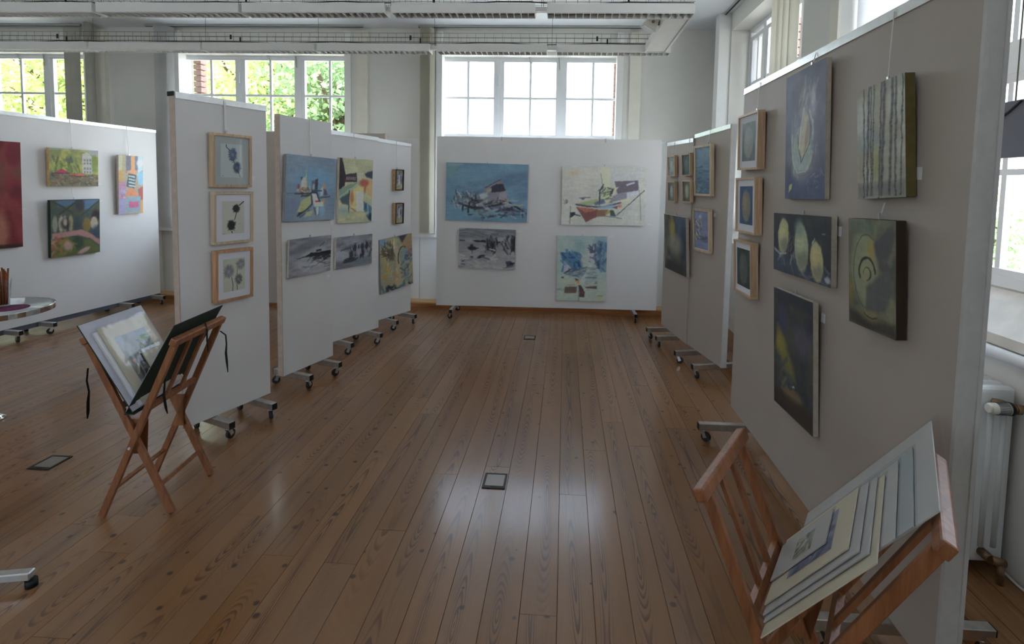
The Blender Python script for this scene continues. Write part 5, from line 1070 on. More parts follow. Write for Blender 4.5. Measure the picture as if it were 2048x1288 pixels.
a = Art(28.4, 41, 0.22, (82, 84, 68), 57)
a.mottle((100, 98, 74), 8, 10, 0.42, 0.7, 0.7).mottle((56, 56, 52), 8, 10, 0.5, 0.75, 0.7).blob(0.35, 0.45, 0.28, 0.34, (106, 112, 88), 0.8, 0.4).poly([(0.55, 0.22), (0.9, 0.05), (1, 0.1), (0.85, 0.35), (0.95, 0.5), (0.7, 0.45)], (62, 60, 64), 0.9, 0.06).poly([(0.4, 0.62), (0.85, 0.42), (0.95, 0.6), (0.8, 0.8), (0.4, 0.85)], (66, 68, 68), 0.9, 0.06)
a.blob(0.3, 0.08, 0.3, 0.06, (70, 84, 72), 0.7, 0.8).blob(0.5, 0.28, 0.08, 0.1, (126, 108, 48), 0.7, 0.8).ring(0.42, 0.48, 0.17, 0.13, 0.9, (44, 44, 38), 0.9, 150, 360).ring(0.42, 0.50, 0.08, 0.06, 0.6, (44, 44, 38), 0.9, 180, 450).blob(0.38, 0.5, 0.1, 0.08, (118, 116, 78), 0.6, 0.7).ring(0.42, 0.48, 0.3, 0.34, 0.5, (60, 64, 56), 0.7, 90, 300)
a.poly([(0, 0.86), (0.4, 0.9), (1, 0.88), (1, 1), (0, 1)], (48, 42, 38), 0.85, 0.08).blob(0.5, 0.88, 0.2, 0.05, (96, 88, 58), 0.6, 0.9).ring(0.5, 0.86, 0.14, 0.03, 0.4, (44, 42, 38), 0.8, 20, 170).blob(0.05, 0.7, 0.08, 0.12, (104, 92, 46), 0.7, 0.9)
canvas('I', [(1708.7, 434.9), (1805.6, 440.5), (1801.9, 682.7), (1706, 642.9)], 0.284, 0.41, a, 'olive canvas with a snail spiral below the birch trunks', T=0.035, side='framedark', tilt=1.8, lean=2.6, cx=0.0, ztop=1.595)

# --- small price cards beside the pictures
for key, px, tl, lb in (('A', (47, 418), 0, 'tiny white price card beside the big red canvas'), ('A', (199, 368), 0, 'tiny white price card right of the parasol canvas'), ('A', (201, 402), 0, 'tiny white price card right of the seated figures'),
                    ('A', (229, 431), 10, 'tiny white price card under the chair canvas'), ('B', (505, 356), 0, 'white price card right of the grey mounted thistle drawing'), ('C', (664, 446), 0, 'white price card at the corner of the harbour town canvas'),
                    ('C', (657, 552), -50, 'slanting white price card hanging under the left grey seascape'), ('D', (749, 441), 0, 'tiny white price card right of the yellow street canvas'), ('D', (749, 519), 0, 'tiny white price card right of the grey seascape with piers'),
                    ('F', (1061, 443), 0, 'tiny white price card at the corner of the blue building canvas'), ('F', (1299, 449), 0, 'tiny white price card right of the boat canvas'), ('F', (1038, 463), 0, 'tiny white price card right of the black and white landscape'), ('F', (1222, 473), 0, 'tiny white price card right of the mint canvas'),
                    ('I', (1678, 463), 0, 'white price card right of the three eggs'), ('I', (1835, 347), 0, 'white price card right of the birch trunks'), ('I', (1645, 636), 0, 'white price card right of the dark mustard canvas'), ('G', (1429, 430), 0, 'white price card right of the lilac tower picture')):
    uv = panel_uv(key, px, 0.004); w_, h_ = (0.05, 0.014) if key in 'AFD' else (0.035, 0.03)
    if key == 'I': w_, h_ = 0.034, 0.042
    e = part('price_card', M['card'], None, ((-w_ / 2, -0.0025, -h_ / 2), (w_ / 2, -0.0006, h_ / 2)))
    e.matrix_world = PAN[key]['M'] @ Matrix.Translation((uv[0], 0, uv[1])) @ Matrix.Rotation(-math.radians(tl), 4, 'Y')
    tag(e, lb, 'price card', 'price cards on the panels')
# ------------------------------------------------------------------ ceiling luminaires
ZL = 2.925; LH = 0.075; LWD = 0.14
YF = {'near': 3.87, 'far': 4.98}
blade_bm = bmesh.new()
vsA = [blade_bm.verts.new(v) for v in ((-0.0015, 0, 0.034), (0.0015, 0, 0.034), (0.0015, LWD - 0.02, 0.034), (-0.0015, LWD - 0.02, 0.034), (-0.0015, 0, 0), (0.0015, 0, 0), (0.0015, LWD - 0.02, 0), (-0.0015, LWD - 0.02, 0))]
for f in ((0, 1, 2, 3), (7, 6, 5, 4), (0, 4, 5, 1), (1, 5, 6, 2), (2, 6, 7, 3), (3, 7, 4, 0)): blade_bm.faces.new([vsA[i] for i in f])
BLADE = to_mesh('louvre_blade', blade_bm, M['louvre'])
def luminaire(row, xa, xb, label):
    y = YF[row]; L = xb - xa
    root = empty('strip_luminaire', loc=(xa, y, ZL)); tag(root, label, 'ceiling light', 'louvred strip lights hanging under the ceiling')
    part('housing', M['lamp'], root, ((0, 0, 0.004), (L, 0.006, LH)), ((0, LWD - 0.006, 0.004), (L, LWD, LH)), ((0, 0.006, LH - 0.006), (L, LWD - 0.006, LH)))
    for nm, x in (('end_plate', 0.0), ('end_plate', L - 0.004)): part(nm, M['lamp'], root, ((x, 0.0062, 0.0), (x + 0.004, LWD - 0.0062, LH - 0.0065)))
    part('louvre_side', M['louvre'], root, ((0.005, 0.0065, 0.0), (L - 0.005, 0.010, 0.034)), ((0.005, LWD - 0.010, 0.0), (L - 0.005, LWD - 0.0065, 0.034)))
    part('shade_liner', M['gapshade'], root, ((0.005, 0.0065, LH - 0.0085), (L - 0.005, LWD - 0.0065, LH - 0.0065)), ((0.005, 0.0062, 0.036), (L - 0.005, 0.0075, LH - 0.009)), ((0.005, LWD - 0.0075, 0.036), (L - 0.005, LWD - 0.0062, LH - 0.009)))  # dark liner added as painted shade behind the louvre blades
    nb = int(L / 0.054)
    for k in range(1, nb): obj('louvre_blade', BLADE, parent=root, loc=(L * k / nb, 0.010, 0.001))
    bm = bmesh.new(); cyl(bm, (0.02, LWD / 2, 0.052), (L - 0.02, LWD / 2, 0.052), 0.013, seg=10); obj('fluorescent_tube', bm, M['card'], root)
    return root
def px_x(px, row): return float(on_y(px, 20 if row == 'near' else 92, YF[row])[0])
ORD = ['leftmost', 'second from the left', 'third from the left', 'fourth from the left', 'fifth from the left', 'sixth from the left']
for row, segs, nm in (('near', [(-105, 183), (191, 476), (483, 768), (782, 1070), (1094, 1390)], 'upper row'), ('far', [(-50, 172), (177, 400), (404, 627), (633, 858), (873, 1094), (1113, 1342)], 'lower row')):
    xs_ = [(px_x(a_, row), px_x(b_, row)) for a_, b_ in segs]
    for k, (xa, xb) in enumerate(xs_): luminaire(row, xa, xb, 'white louvred strip light, %s in the %s' % (ORD[k], nm))
    for k, ((_, e0), (s1, _)) in enumerate(zip(xs_[:-1], xs_[1:])):
        cn = part('light_connector', M['lamp'], None, ((e0 + 0.0005, YF[row] + 0.05, ZL + 0.03), (s1 - 0.0005, YF[row] + LWD - 0.05, ZL + LH - 0.01)))
        tag(cn, 'white connector after the %s light of the %s' % (ORD[k].replace(' from the left', ''), nm), 'connector')
        bm = bmesh.new(); xm = (e0 + s1) / 2; cyl(bm, (0, 0, 0), (0, 0, ZC - (ZL + LH - 0.01)), 0.0018, seg=6)
        w_ = obj('suspension_wire', bm, M['wire'], None, (xm, YF[row] + LWD / 2, ZL + LH - 0.01)); tag(w_, 'thin steel wire holding the %s after its %s light' % (nm, ORD[k].replace(' from the left', '')), 'wire', 'suspension wires')
    # wire cable tray on top of the row
    tx0, tx1 = xs_[0][0], xs_[-1][1] - (0.0 if row == 'near' else 0.12)
    tr = empty('cable_tray', loc=(tx0, YF[row], ZL + LH)); tag(tr, 'wire mesh cable tray on top of the %s of lights' % nm, 'cable tray')
    for yy, zz in ((0.0, 0.012), (0.0, 0.055), (0.0, 0.10), (LWD, 0.012), (LWD, 0.055), (LWD, 0.10), (LWD / 2, 0.006)):
        bm = bmesh.new(); cyl(bm, (0, yy, zz), (tx1 - tx0, yy, zz), 0.0017, seg=6); obj('long_wire', bm, M['wire'], tr)
    bm = bmesh.new()
    for p0, p1 in (((0, 0, 0.006), (0, 0, 0.102)), ((0, 0, 0.006), (0, LWD, 0.006)), ((0, LWD, 0.006), (0, LWD, 0.102))): cyl(bm, p0, p1, 0.0013, seg=5)
    CW = to_mesh('cross_wire', bm, M['wire']); k = 0.04
    while k < tx1 - tx0: obj('cross_wire', CW, parent=tr, loc=(k, 0, 0)); k += 0.088
    bm = bmesh.new(); tube(bm, [(0.0 + i * (tx1 - tx0) / 24, 0.04 + 0.02 * math.sin(i * 1.3), 0.014 + 0.004 * math.sin(i * 2.1)) for i in range(25)], 0.004, 6); obj('cable', bm, M['black'], tr)
    for q in range(4):
        xq = 0.9 + q * (tx1 - tx0 - 1.5) / 3
        part('cable_clip', M['black'], tr, ((xq, -0.008, 0.03), (xq + 0.018, -0.003, 0.075)), ((xq + 0.1, -0.008, 0.0), (xq + 0.115, -0.003, 0.05)))
# cross unit joining the rows at the right end
xr0, xr1 = float(on_y(1327, 40, 4.05)[0]), float(on_y(1380, 40, 4.05)[0])
cu = empty('cross_luminaire', loc=(xr0, YF['near'] + LWD, ZL + 0.004)); tag(cu, 'white flat light joining both rows at their right end', 'ceiling light')
Lc = YF['far'] - YF['near'] - LWD
part('housing', M['lamp'], cu, ((0, 0.002, 0.012), (xr1 - xr0, Lc - 0.002, 0.07)))
part('diffuser', M['louvre'], cu, ((0.02, 0.01, 0.006), (xr1 - xr0 - 0.02, Lc - 0.01, 0.0118)))
for x in (0.0, xr1 - xr0 - 0.014): part('side_flange', M['lamp'], cu, ((x, 0.002, -0.006), (x + 0.014, Lc - 0.002, 0.0118)))
# small spotlight on the cross unit
p = on_y(1303, 45, 4.22)
sp = empty('spotlight', loc=tuple(p)); sp.rotation_euler = (0.15, 0.45, 0.25); tag(sp, 'small warm grey spotlight beside the cross light', 'spotlight')
bm = bmesh.new()
for lo, hi, z0, z1 in ((0.055, 0.038, -0.06, 0.05),):
    A_ = [bm.verts.new((s1 * lo, s2 * lo * 0.9, z0)) for s1, s2 in ((-1, -1), (1, -1), (1, 1), (-1, 1))]; B_ = [bm.verts.new((s1 * hi, s2 * hi * 0.9, z1)) for s1, s2 in ((-1, -1), (1, -1), (1, 1), (-1, 1))]
    for i in range(4): bm.faces.new((A_[i], A_[(i + 1) % 4], B_[(i + 1) % 4], B_[i]))
    bm.faces.new(B_); bm.faces.new(A_[::-1])
obj('lamp_head', bm, M['spotgrey'], sp)
part('front_glass', M['card'], sp, ((-0.05, -0.045, -0.066), (0.05, 0.045, -0.0605)))
bm = bmesh.new(); cyl(bm, (0.04, 0, 0.02), (0.105, 0, 0.05), 0.02, seg=12); cyl(bm, (0.0, -0.05, 0.0), (0.0, 0.05, 0.0), 0.012, seg=10); obj('bracket', bm, M['brass'], sp)

# ------------------------------------------------------------------ curtain rails, blinds, pipe
def rail(x0, x1, y, z, label, axis='x'):
    lo, hi = ((x0, y, z), (x1, y + 0.03, z + 0.022)) if axis == 'x' else ((y, x0, z), (y + 0.03, x1, z + 0.022))
    lo2, hi2 = ((x0, y + 0.008, z - 0.004), (x1, y + 0.022, z - 0.0002)) if axis == 'x' else ((y + 0.008, x0, z - 0.004), (y + 0.022, x1, z - 0.0002))
    r = empty('curtain_rail', loc=(0, 0, 0)); tag(r, label, 'curtain rail')
    part('rail_body', M['rail'], r, (lo, hi)); part('slot', M['black'], r, (lo2, hi2))
rail(-9.2, -6.35, 6.33, 3.575, 'ceiling curtain rail above the leftmost window')
rail(-5.47, -2.60, 6.33, 3.575, 'ceiling curtain rail above the centre left window')
rail(-1.89, 0.95, 6.33, 3.575, 'ceiling curtain rail above the bright far window')
rail(4.0, 5.85, 1.74, 3.575, 'ceiling curtain rail along the right wall', 'y')
def blind(x0, x1, y, z0, z1, nsl, mt, label, axis='x', width=0.09, ang=72):
    r = empty('vertical_blind', loc=(x0, y, 0)) if axis == 'x' else empty('vertical_blind', loc=(y, x0, 0))
    tag(r, label, 'blind'); bm = bmesh.new(); c_, s_ = math.cos(math.radians(ang)) * width / 2, math.sin(math.radians(ang)) * width / 2
    P = [(-c_, -s_), (-c_ * 0.4 + 0.004, -s_ * 0.4 - 0.002), (c_ * 0.4 + 0.004, s_ * 0.4 - 0.002), (c_, s_)]
    for (a_, b_) in zip(P[:-1], P[1:]):
        v = [bm.verts.new((a_[0], a_[1], z0)), bm.verts.new((b_[0], b_[1], z0)), bm.verts.new((b_[0], b_[1], z1)), bm.verts.new((a_[0], a_[1], z1))]; bm.faces.new(v)
    me = to_mesh('slat', bm, M[mt])
    for k in range(nsl):
        d = (x1 - x0) * (k + 0.5) / nsl
        obj('slat', me, parent=r, loc=(d, 0, 0) if axis == 'x' else (0, d, 0)).rotation_euler = (0, 0, 0 if axis == 'x' else math.pi / 2)
    part('hanger_bar', M['rail'], r, ((0, -0.006, z1 + 0.001), (x1 - x0, 0.006, z1 + 0.006)) if axis == 'x' else ((-0.006, 0, z1 + 0.001), (0.006, x1 - x0, z1 + 0.006)))
blind(-1.84, -1.70, 6.335, 0.98, 3.565, 9, 'blind', 'bunched cream vertical blind left of the bright far window', ang=60)
blind(-5.32, -5.13, 6.335, 0.98, 3.565, 9, 'blindw', 'bunched white vertical blind left of the centre left window', ang=60)
blind(-6.60, -6.42, 6.37, 0.98, 3.565, 2, 'blindg', 'flat grey blind slats at the right side of the leftmost window', ang=8, width=0.12)
blind(4.15, 4.62, 1.80, 1.2, 3.565, 4, 'blind', 'cream vertical blind slats hanging on the right wall', axis='y', ang=12, width=0.13)
rs = empty('roller_screen', loc=(1.93, 2.62, 2.0)); tag(rs, 'white fabric screen in the window above the big right panel', 'blind')
part('fabric', M['blindw'], rs, ((0, 0, 0), (0.003, 0.92, 1.33))); bm = bmesh.new(); cyl(bm, (0.0015, 0, 1.35), (0.0015, 0.92, 1.35), 0.02, seg=14); obj('roller', bm, M['lamp'], rs); part('bottom_bar', M['alu'], rs, ((-0.004, 0, -0.012), (0.007, 0.92, -0.0002)))
bm = bmesh.new(); cyl(bm, (0, 0, 0.09), (0, 0, 3.6), 0.05, seg=20); bmesh.ops.translate(bm, verts=list(bm.verts), vec=(0, 0, 0))
pp_ = empty('heating_pipe', loc=(-6.20, 6.30, 0)); tag(pp_, 'thick grey white vertical pipe right of the leftmost window', 'pipe'); obj('pipe', bm, M['blindg'], pp_)
for z in (0.6, 2.0, 3.3):
    bm = bmesh.new(); cyl(bm, (0, 0, z), (0, 0, z + 0.03), 0.054, seg=20); box(bm, (-0.008, 0.045, z + 0.005), (0.008, 0.168, z + 0.025)); obj('pipe_clip', bm, M['steelhook'], pp_)

# ------------------------------------------------------------------ radiator on the right
rd = empty('radiator', loc=(1.62, 2.03, 0.13)); tag(rd, 'white column radiator behind the end of the big right panel', 'radiator')
bm = bmesh.new(); box(bm, (0, 0, 0), (0.19, 0.046, 0.73)); bevel(bm, 0.02, 3); SEC = to_mesh('radiator_section', bm, M['radi'])
bm = bmesh.new()
for x in (0.045, 0.095, 0.145): cyl(bm, (x, 0.004, 0.07), (x, 0.004, 0.66), 0.013, seg=12)
RIB = to_mesh('rib', bm, M['radi'])
for k in range(20):
    s_ = obj('section', SEC, parent=rd, loc=(0, k * 0.052, 0)); 
    if k == 0: obj('rib', RIB, parent=s_)
bm = bmesh.new()
for z in (0.07, 0.66): cyl(bm, (0.095, 0.01, z), (0.095, 1.02, z), 0.02, seg=12)
obj('header_tube', bm, M['radi'], rd)
for y in (0.15, 0.85): part('support_foot', M['radi'], rd, ((0.05, y, -0.04), (0.14, y + 0.03, 0.03)))
tv = empty('radiator_valve', loc=(1.715, 1.995, 0.79)); tag(tv, 'ivory thermostat knob on a brass radiator fitting', 'valve')
bm = bmesh.new(); cyl(bm, (-0.035, 0, 0), (0.035, 0, 0), 0.021, 0.024, seg=24); cyl(bm, (-0.042, 0, 0), (-0.035, 0, 0), 0.016, 0.021, seg=24); kb = obj('thermostat_knob', bm, M['plastic'], tv)
for k in range(24):
    t_ = 2 * math.pi * k / 24; part('slot', M['screen'], kb, ((-0.012, -0.0015, -0.0012), (0.03, 0.0015, 0.0012)), loc=(0, 0.0233 * math.cos(t_), 0.0233 * math.sin(t_))).rotation_euler = (t_, 0, 0)
bm = bmesh.new(); cyl(bm, (0.0352, 0, 0), (0.046, 0, 0), 0.026, seg=20); obj('collar', bm, M['black'], tv)
bm = bmesh.new(); cyl(bm, (0.046, 0, 0), (0.135, 0, 0), 0.016, seg=14); cyl(bm, (0.06, 0, 0), (0.078, 0, 0), 0.022, seg=6); cyl(bm, (0.0, 0.04, 0.016), (0.09, 0.01, 0.0), 0.013, seg=10); obj('brass_fitting', bm, M['brass'], tv)
lv = empty('return_valve', loc=(1.72, 2.0, 0.09)); tag(lv, 'aged brass return fitting at the foot of the radiator', 'valve')
bm = bmesh.new(); cyl(bm, (0, 0.03, 0.09), (0.0, -0.02, 0.09), 0.018, seg=12); cyl(bm, (0, -0.02, 0.09), (0.045, -0.03, 0.085), 0.016, seg=12); obj('elbow', bm, M['brass'], lv)
bm = bmesh.new(); cyl(bm, (0.03, -0.03, 0.0005), (0.03, -0.03, 0.08), 0.013, seg=12); obj('pipe', bm, M['brass'], lv)
bm = bmesh.new(); tube(bm, [(1.80, 1.60, 0.75), (1.775, 1.62, 0.6), (1.785, 1.63, 0.42), (1.80, 1.70, 0.22), (1.79, 1.85, 0.12), (1.80, 1.95, 0.105), (1.812, 2.06, 0.1)], 0.005, 8)
tag(obj('white_cable', bm, M['cord']), 'white cable running down beside the radiator', 'cable')
# grey screen in front of the right window
gs_ = empty('grey_screen', loc=(1.77, 1.62, 1.775)); tag(gs_, 'dark grey flat screen hanging in front of the right window', 'screen')
bm = bmesh.new(); box(bm, (0, 0, 0), (0.035, 0.61, 0.225)); bevel(bm, 0.004, 1); obj('body', bm, M['screen'], gs_)
bm = bmesh.new(); tube(bm, [(-0.006, 0.44, 0.22), (-0.006, 0.50, 0.18), (-0.006, 0.55, 0.155), (-0.006, 0.60, 0.14)], 0.005, 6); obj('cord', bm, M['black'], gs_)
bm = bmesh.new(); cyl(bm, (0.02, 0.1, 0.226), (0.02, 0.1, 1.8), 0.003, seg=6); cyl(bm, (0.02, 0.5, 0.226), (0.02, 0.5, 1.8), 0.003, seg=6); obj('hanging_wire', bm, M['wire'], gs_)

# ------------------------------------------------------------------ floor boxes
def floor_box(x0, x1, y0, y1, label):
    r = empty('floor_box', loc=(x0, y0, 0)); tag(r, label, 'floor box', 'floor socket boxes'); w_, d_ = x1 - x0, y1 - y0
    part('frame', M['boxframe'], r, ((0, 0, 0.0005), (w_, 0.022, 0.005)), ((0, d_ - 0.010, 0.0005), (w_, d_, 0.005)), ((0, 0.022, 0.0005), (0.012, d_ - 0.010, 0.005)), ((w_ - 0.012, 0.022, 0.0005), (w_, d_ - 0.010, 0.005)))
    part('lid', M['lid'], r, ((0.0122, 0.0222, 0.0005), (w_ - 0.0122, d_ - 0.0102, 0.0035)))
    part('lid_grip', M['black'], r, ((w_ * 0.38, 0.008, 0.0051), (w_ * 0.62, 0.015, 0.0062)))
floor_box(-0.411, -0.286, 2.561, 2.70, 'metal floor socket box in the middle of the foreground floor')
floor_box(-0.402, -0.280, 5.158, 5.29, 'small metal floor socket box near the far panel')
floor_box(-2.945, -2.82, 2.525, 2.665, 'metal floor socket box left of the print rack')

# ------------------------------------------------------------------ folding print racks
def print_rack(center, yaw, wl_, wr_, zl_, zr_, zv, L, label, feet=0.155, over_l=0.015):
    """local x across, y along the rack; two slatted frames crossing below the trough"""
    Mx = Matrix.Translation((center[0], center[1], 0)) @ Matrix.Rotation(-yaw, 4, 'Z')
    r = empty('print_rack', matrix=Mx); tag(r, label, 'print rack', 'folding wooden print racks')
    def frame(s, w_, zt, inset):
        ov = 0.015 if s > 0 else over_l
        # foot on the other side, top at s*w_
        f0, f1 = Vector((-s * feet, 0, 0.006)), Vector((s * w_, 0, zt)); d = (f1 - f0)
        def at(z): t = (z - f0.z) / d.z; return f0 + d * t
        ye = L / 2 - 0.012 - inset
        nrm = Vector((d.z, 0, -d.x)).normalized()
        for q in (-1, 1):
            bm = bmesh.new(); bar(bm, f0 + Vector((0, q * ye, 0)), f1 + Vector((0, q * ye, 0)), 0.020, 0.030, nrm); bevel(bm, 0.002, 1); obj('leg', bm, M['beech'], r)
        bm = bmesh.new(); e = f1 + d.normalized() * 0.010; bar(bm, e + Vector((0, -L / 2 - ov, 0)), e + Vector((0, L / 2 + ov, 0)), 0.036, 0.032, nrm); bevel(bm, 0.006, 2); obj('top_rail', bm, M['beech'], r)
        lo = at(zv + 0.05)
        bm = bmesh.new(); bar(bm, lo + Vector((0, -ye + 0.01, 0)), lo + Vector((0, ye - 0.01, 0)), 0.030, 0.018, nrm); obj('lower_rail', bm, M['beech'], r)
        for k in (-1, 1):
            yk = k * ye / 3.2
            bm = bmesh.new(); bar(bm, lo + Vector((0, yk, 0)), f1 + Vector((0, yk, 0)), 0.022, 0.012, nrm); obj('slat', bm, M['beech'], r)
        st = at(0.14); bm = bmesh.new(); bar(bm, st + Vector((0, -ye + 0.01, 0)), st + Vector((0, ye - 0.01, 0)), 0.018, 0.016, nrm); obj('stretcher', bm, M['beech'], r)
        return at
    A1 = frame(1, wr_, zr_, 0.0); A2 = frame(-1, wl_, zl_, 0.022)
    zc = zv - 0.14
    for q in (-1, 1):
        yy = q * (L / 2 - 0.040 - 0.012)
        bm = bmesh.new(); pts = []
        for z, AA, s in ((zv - 0.02, A2, 1), (zv - 0.02, A1, 1), (zc, A1, 1), (zc - 0.05, A1, 1), (zc - 0.05, A2, 1)):
            v = AA(z); pts.append((v.x, v.z))
        a_ = [bm.verts.new((x, yy - 0.006, z)) for x, z in pts]; b_ = [bm.verts.new((x, yy + 0.006, z)) for x, z in pts]
        for i in range(5): bm.faces.new((a_[i], a_[(i + 1) % 5], b_[(i + 1) % 5], b_[i]))
        bm.faces.new(a_[::-1]); bm.faces.new(b_); obj('gusset', bm, M['beech'], r)
        v = A1(zc); bm = bmesh.new(); cyl(bm, (v.x, q * (L / 2 - 0.045), v.z), (v.x, q * (L / 2 + 0.004), v.z), 0.006, seg=10); obj('bolt', bm, M['steelhook'], r)
    return r, Mx, A1, A2

def sheet(name, Mx, foot, up, y0, y1, s0, s1, t0, t1, mats, label, cat, group, pic=None, sleeve=False, mount=0.06):
    """flat sheet leaning on a frame: along the rack y0..y1, from s0 to s1 up the slope, thickness offsets t0..t1 off the frame"""
    up = Vector(up).normalized(); nrm = Vector((-up.z, 0, up.x)) if up.x > 0 else Vector((up.z, 0, -up.x))
    B_ = Matrix(((0, nrm.x, up.x, foot[0]), (-1, nrm.y, up.y, 0), (0, nrm.z, up.z, foot[1]), (0, 0, 0, 1))) if up.x > 0 else Matrix(((0, nrm.x, up.x, foot[0]), (1, nrm.y, up.y, 0), (0, nrm.z, up.z, foot[1]), (0, 0, 0, 1)))
    return B_
LR_C = (-2.045, 2.381); LR_YAW = -0.115
rack, RM, A1, A2 = print_rack(LR_C, LR_YAW, 0.205, 0.205, 0.85, 0.85, 0.485, 0.385, 'folding beech print rack holding a green portfolio, left of the aisle', over_l=-0.015)

def slab(bm, foot, up, y0, y1, s0, s1, t0, t1):
    up = Vector((up[0], 0, up[1])).normalized()
    nrm = Vector((-up.z, 0, up.x)) if up.x > 0 else Vector((up.z, 0, -up.x))      # into the trough, upwards
    F0 = Vector((foot[0], 0, foot[1]))
    Mx = Matrix(((up.x, 0, nrm.x, F0.x), (0, 1, 0, 0), (up.z, 0, nrm.z, F0.z), (0, 0, 0, 1)))
    box(bm, (s0, y0, t0), (s1, y1, t1), Mx)
    return Mx
def art_on(Mx, art, gain, y0, y1, s0, s1, t, parent, mat, flip):
    me = art.mesh(gain, mat, 'picture')
    # picture local x -> along the rack, z -> up the slope
    e = obj('picture', me, parent=parent)
    sgn = 1 if flip else -1
    loc = Mx @ Matrix(((0, 0, 1, s0), (sgn, 0, 0, (y0 + y1) / 2), (0, sgn * 1, 0, t), (0, 0, 0, 1)))
    e.matrix_local = loc
    return e

# portfolio in the left rack
pf = empty('portfolio', matrix=RM); tag(pf, 'open dark green portfolio with grey lining and black ties in the left rack', 'portfolio')
f0 = (0.0, 0.497); upL, upR = (-0.225, 0.405), (0.222, 0.405)
fl, fr_ = (-0.004, 0.512), (0.004, 0.512)
bm = bmesh.new(); slab(bm, fl, upL, -0.20, 0.20, 0.0, 0.475, 0.020, 0.0235); obj('left_cover', bm, M['green'], pf)
bm = bmesh.new(); slab(bm, fl, upL, -0.198, 0.198, 0.004, 0.473, 0.0237, 0.0255); obj('lining', bm, M['innergrey'], pf)
bm = bmesh.new(); slab(bm, fr_, upR, -0.20, 0.20, 0.0, 0.475, 0.020, 0.0235); obj('right_cover', bm, M['green'], pf)
bm = bmesh.new(); slab(bm, fr_, upR, -0.198, 0.198, 0.004, 0.473, 0.0237, 0.0255); obj('lining', bm, M['innergrey'], pf)
bm = bmesh.new(); box(bm, (-0.022, -0.2, 0.512), (0.022, 0.2, 0.518)); obj('spine', bm, M['green'], pf)
def ribbon(pts, w_, parent):
    bm = bmesh.new(); pv = None
    for i, p_ in enumerate(pts):
        ww = w_ * (1.0 if i < len(pts) - 3 else (1.9 if i < len(pts) - 1 else 0.4))
        a_, b_ = bm.verts.new((p_[0], p_[1] - ww / 2, p_[2])), bm.verts.new((p_[0] + 0.002, p_[1] + ww / 2, p_[2]))
        if pv: bm.faces.new((pv[0], pv[1], b_, a_))
        pv = (a_, b_)
    o = obj('tie_ribbon', bm, M['ribbon'], parent); mod = o.modifiers.new('thick', 'SOLIDIFY'); mod.thickness = 0.0012
ribbon([(-0.172, -0.205, 0.74), (-0.178, -0.207, 0.68), (-0.170, -0.207, 0.63), (-0.176, -0.207, 0.58), (-0.178, -0.207, 0.53), (-0.182, -0.207, 0.50)], 0.008, pf)
ribbon([(0.205, 0.185, 0.80), (0.222, 0.207, 0.77), (0.224, 0.209, 0.72), (0.220, 0.209, 0.67), (0.224, 0.209, 0.62), (0.228, 0.209, 0.56)], 0.009, pf)
ribbon([(0.115, -0.12, 0.70), (0.125, -0.14, 0.65), (0.118, -0.14, 0.58), (0.122, -0.135, 0.52), (0.126, -0.13, 0.485)], 0.008, pf)
ribbon([(0.215, 0.03, 0.90), (0.232, 0.02, 0.86), (0.226, 0.03, 0.80), (0.235, 0.02, 0.74)], 0.006, pf)
# prints lying on the left cover
def leaning_print(Mx0, foot, up, y0, y1, s0, s1, t0, th, label, mount='matcream', art=None, border=(0.06, 0.06, 0.06, 0.08), gain=2.4, flip=True, sleeve=True, over=0.012, group=None):
    r = empty('sleeved_print', matrix=Mx0); tag(r, label, 'print', group)
    bm = bmesh.new(); Ms = slab(bm, foot, up, y0, y1, s0, s1, t0, t0 + th); obj('mount_board', bm, M[mount], r)
    if art is not None:
        e = art_on(Ms, art, gain, y0 + border[0], y1 - border[1], s0 + border[3], s1 - border[2], t0 + th + 0.0008, r, M['ink'], flip)
    if sleeve:
        # crinkled clear sleeve, slightly larger than the board
        bm = bmesh.new(); nx_, ny_ = 18, 24; rs_ = random.Random(len(label)); g = []
        for i in range(ny_ + 1):
            for j in range(nx_ + 1):
                s_ = s0 - 0.002 + (s1 - s0 + over + 0.002) * i / ny_; y_ = y0 - over / 2 + (y1 - y0 + over) * j / nx_
                edge_ = (j in (0, nx_)) or i == ny_
                g.append(bm.verts.new(Ms @ Vector((s_, y_, t0 + th + 0.0014 + (0 if not edge_ else -th * 0.5) + rs_.random() * 0.0004))))
        for i in range(ny_):
            for j in range(nx_):
                k = i * (nx_ + 1) + j; f_ = bm.faces.new((g[k], g[k + 1], g[k + nx_ + 2], g[k + nx_ + 1])); f_.smooth = True
        obj('plastic_sleeve', bm, M['sleeve'], r)
    return r
leaning_print(RM, fl, upL, -0.165, 0.135, 0.012, 0.415, 0.0262, 0.012, 'cream board in a clear sleeve just behind the flower print in the portfolio', 'card', None, sleeve=False)
a = Art(20, 25.5, 0.26, (136, 140, 134), 70)
a.grad((128, 134, 140), (120, 120, 104)).mottle((110, 122, 132), 6, 6, 0.42, 0.7, 0.7).poly([(0.0, 0.45), (0.5, 0.4), (0.4, 0.8), (0.2, 1), (0, 0.9)], (74, 72, 66), 0.8, 0.06).blob(0.3, 0.7, 0.12, 0.25, (26, 26, 30), 0.95, 0.4, 0.3).blob(0.15, 0.55, 0.05, 0.04, (150, 60, 50), 0.9)
a.strokes(16, (0.6, 0.9, 0.15, 0.4), [(60, 96, 44), (90, 120, 66), (100, 106, 110)], 3, 0.9, 0.8, 0.8).blob(0.8, 0.4, 0.15, 0.1, (92, 98, 104), 0.7).strokes(30, (0.1, 0.9, 0.5, 0.95), [(90, 84, 70), (60, 56, 54), (128, 120, 98)], 4, 0.9, 1.2, 0.7)
leaning_print(RM, fl, upL, -0.145, 0.165, 0.016, 0.425, 0.0400, 0.004, 'cream mounted watercolour print in a clear sleeve leaning in the portfolio', 'matcream', a, (0.055, 0.055, 0.07, 0.085))
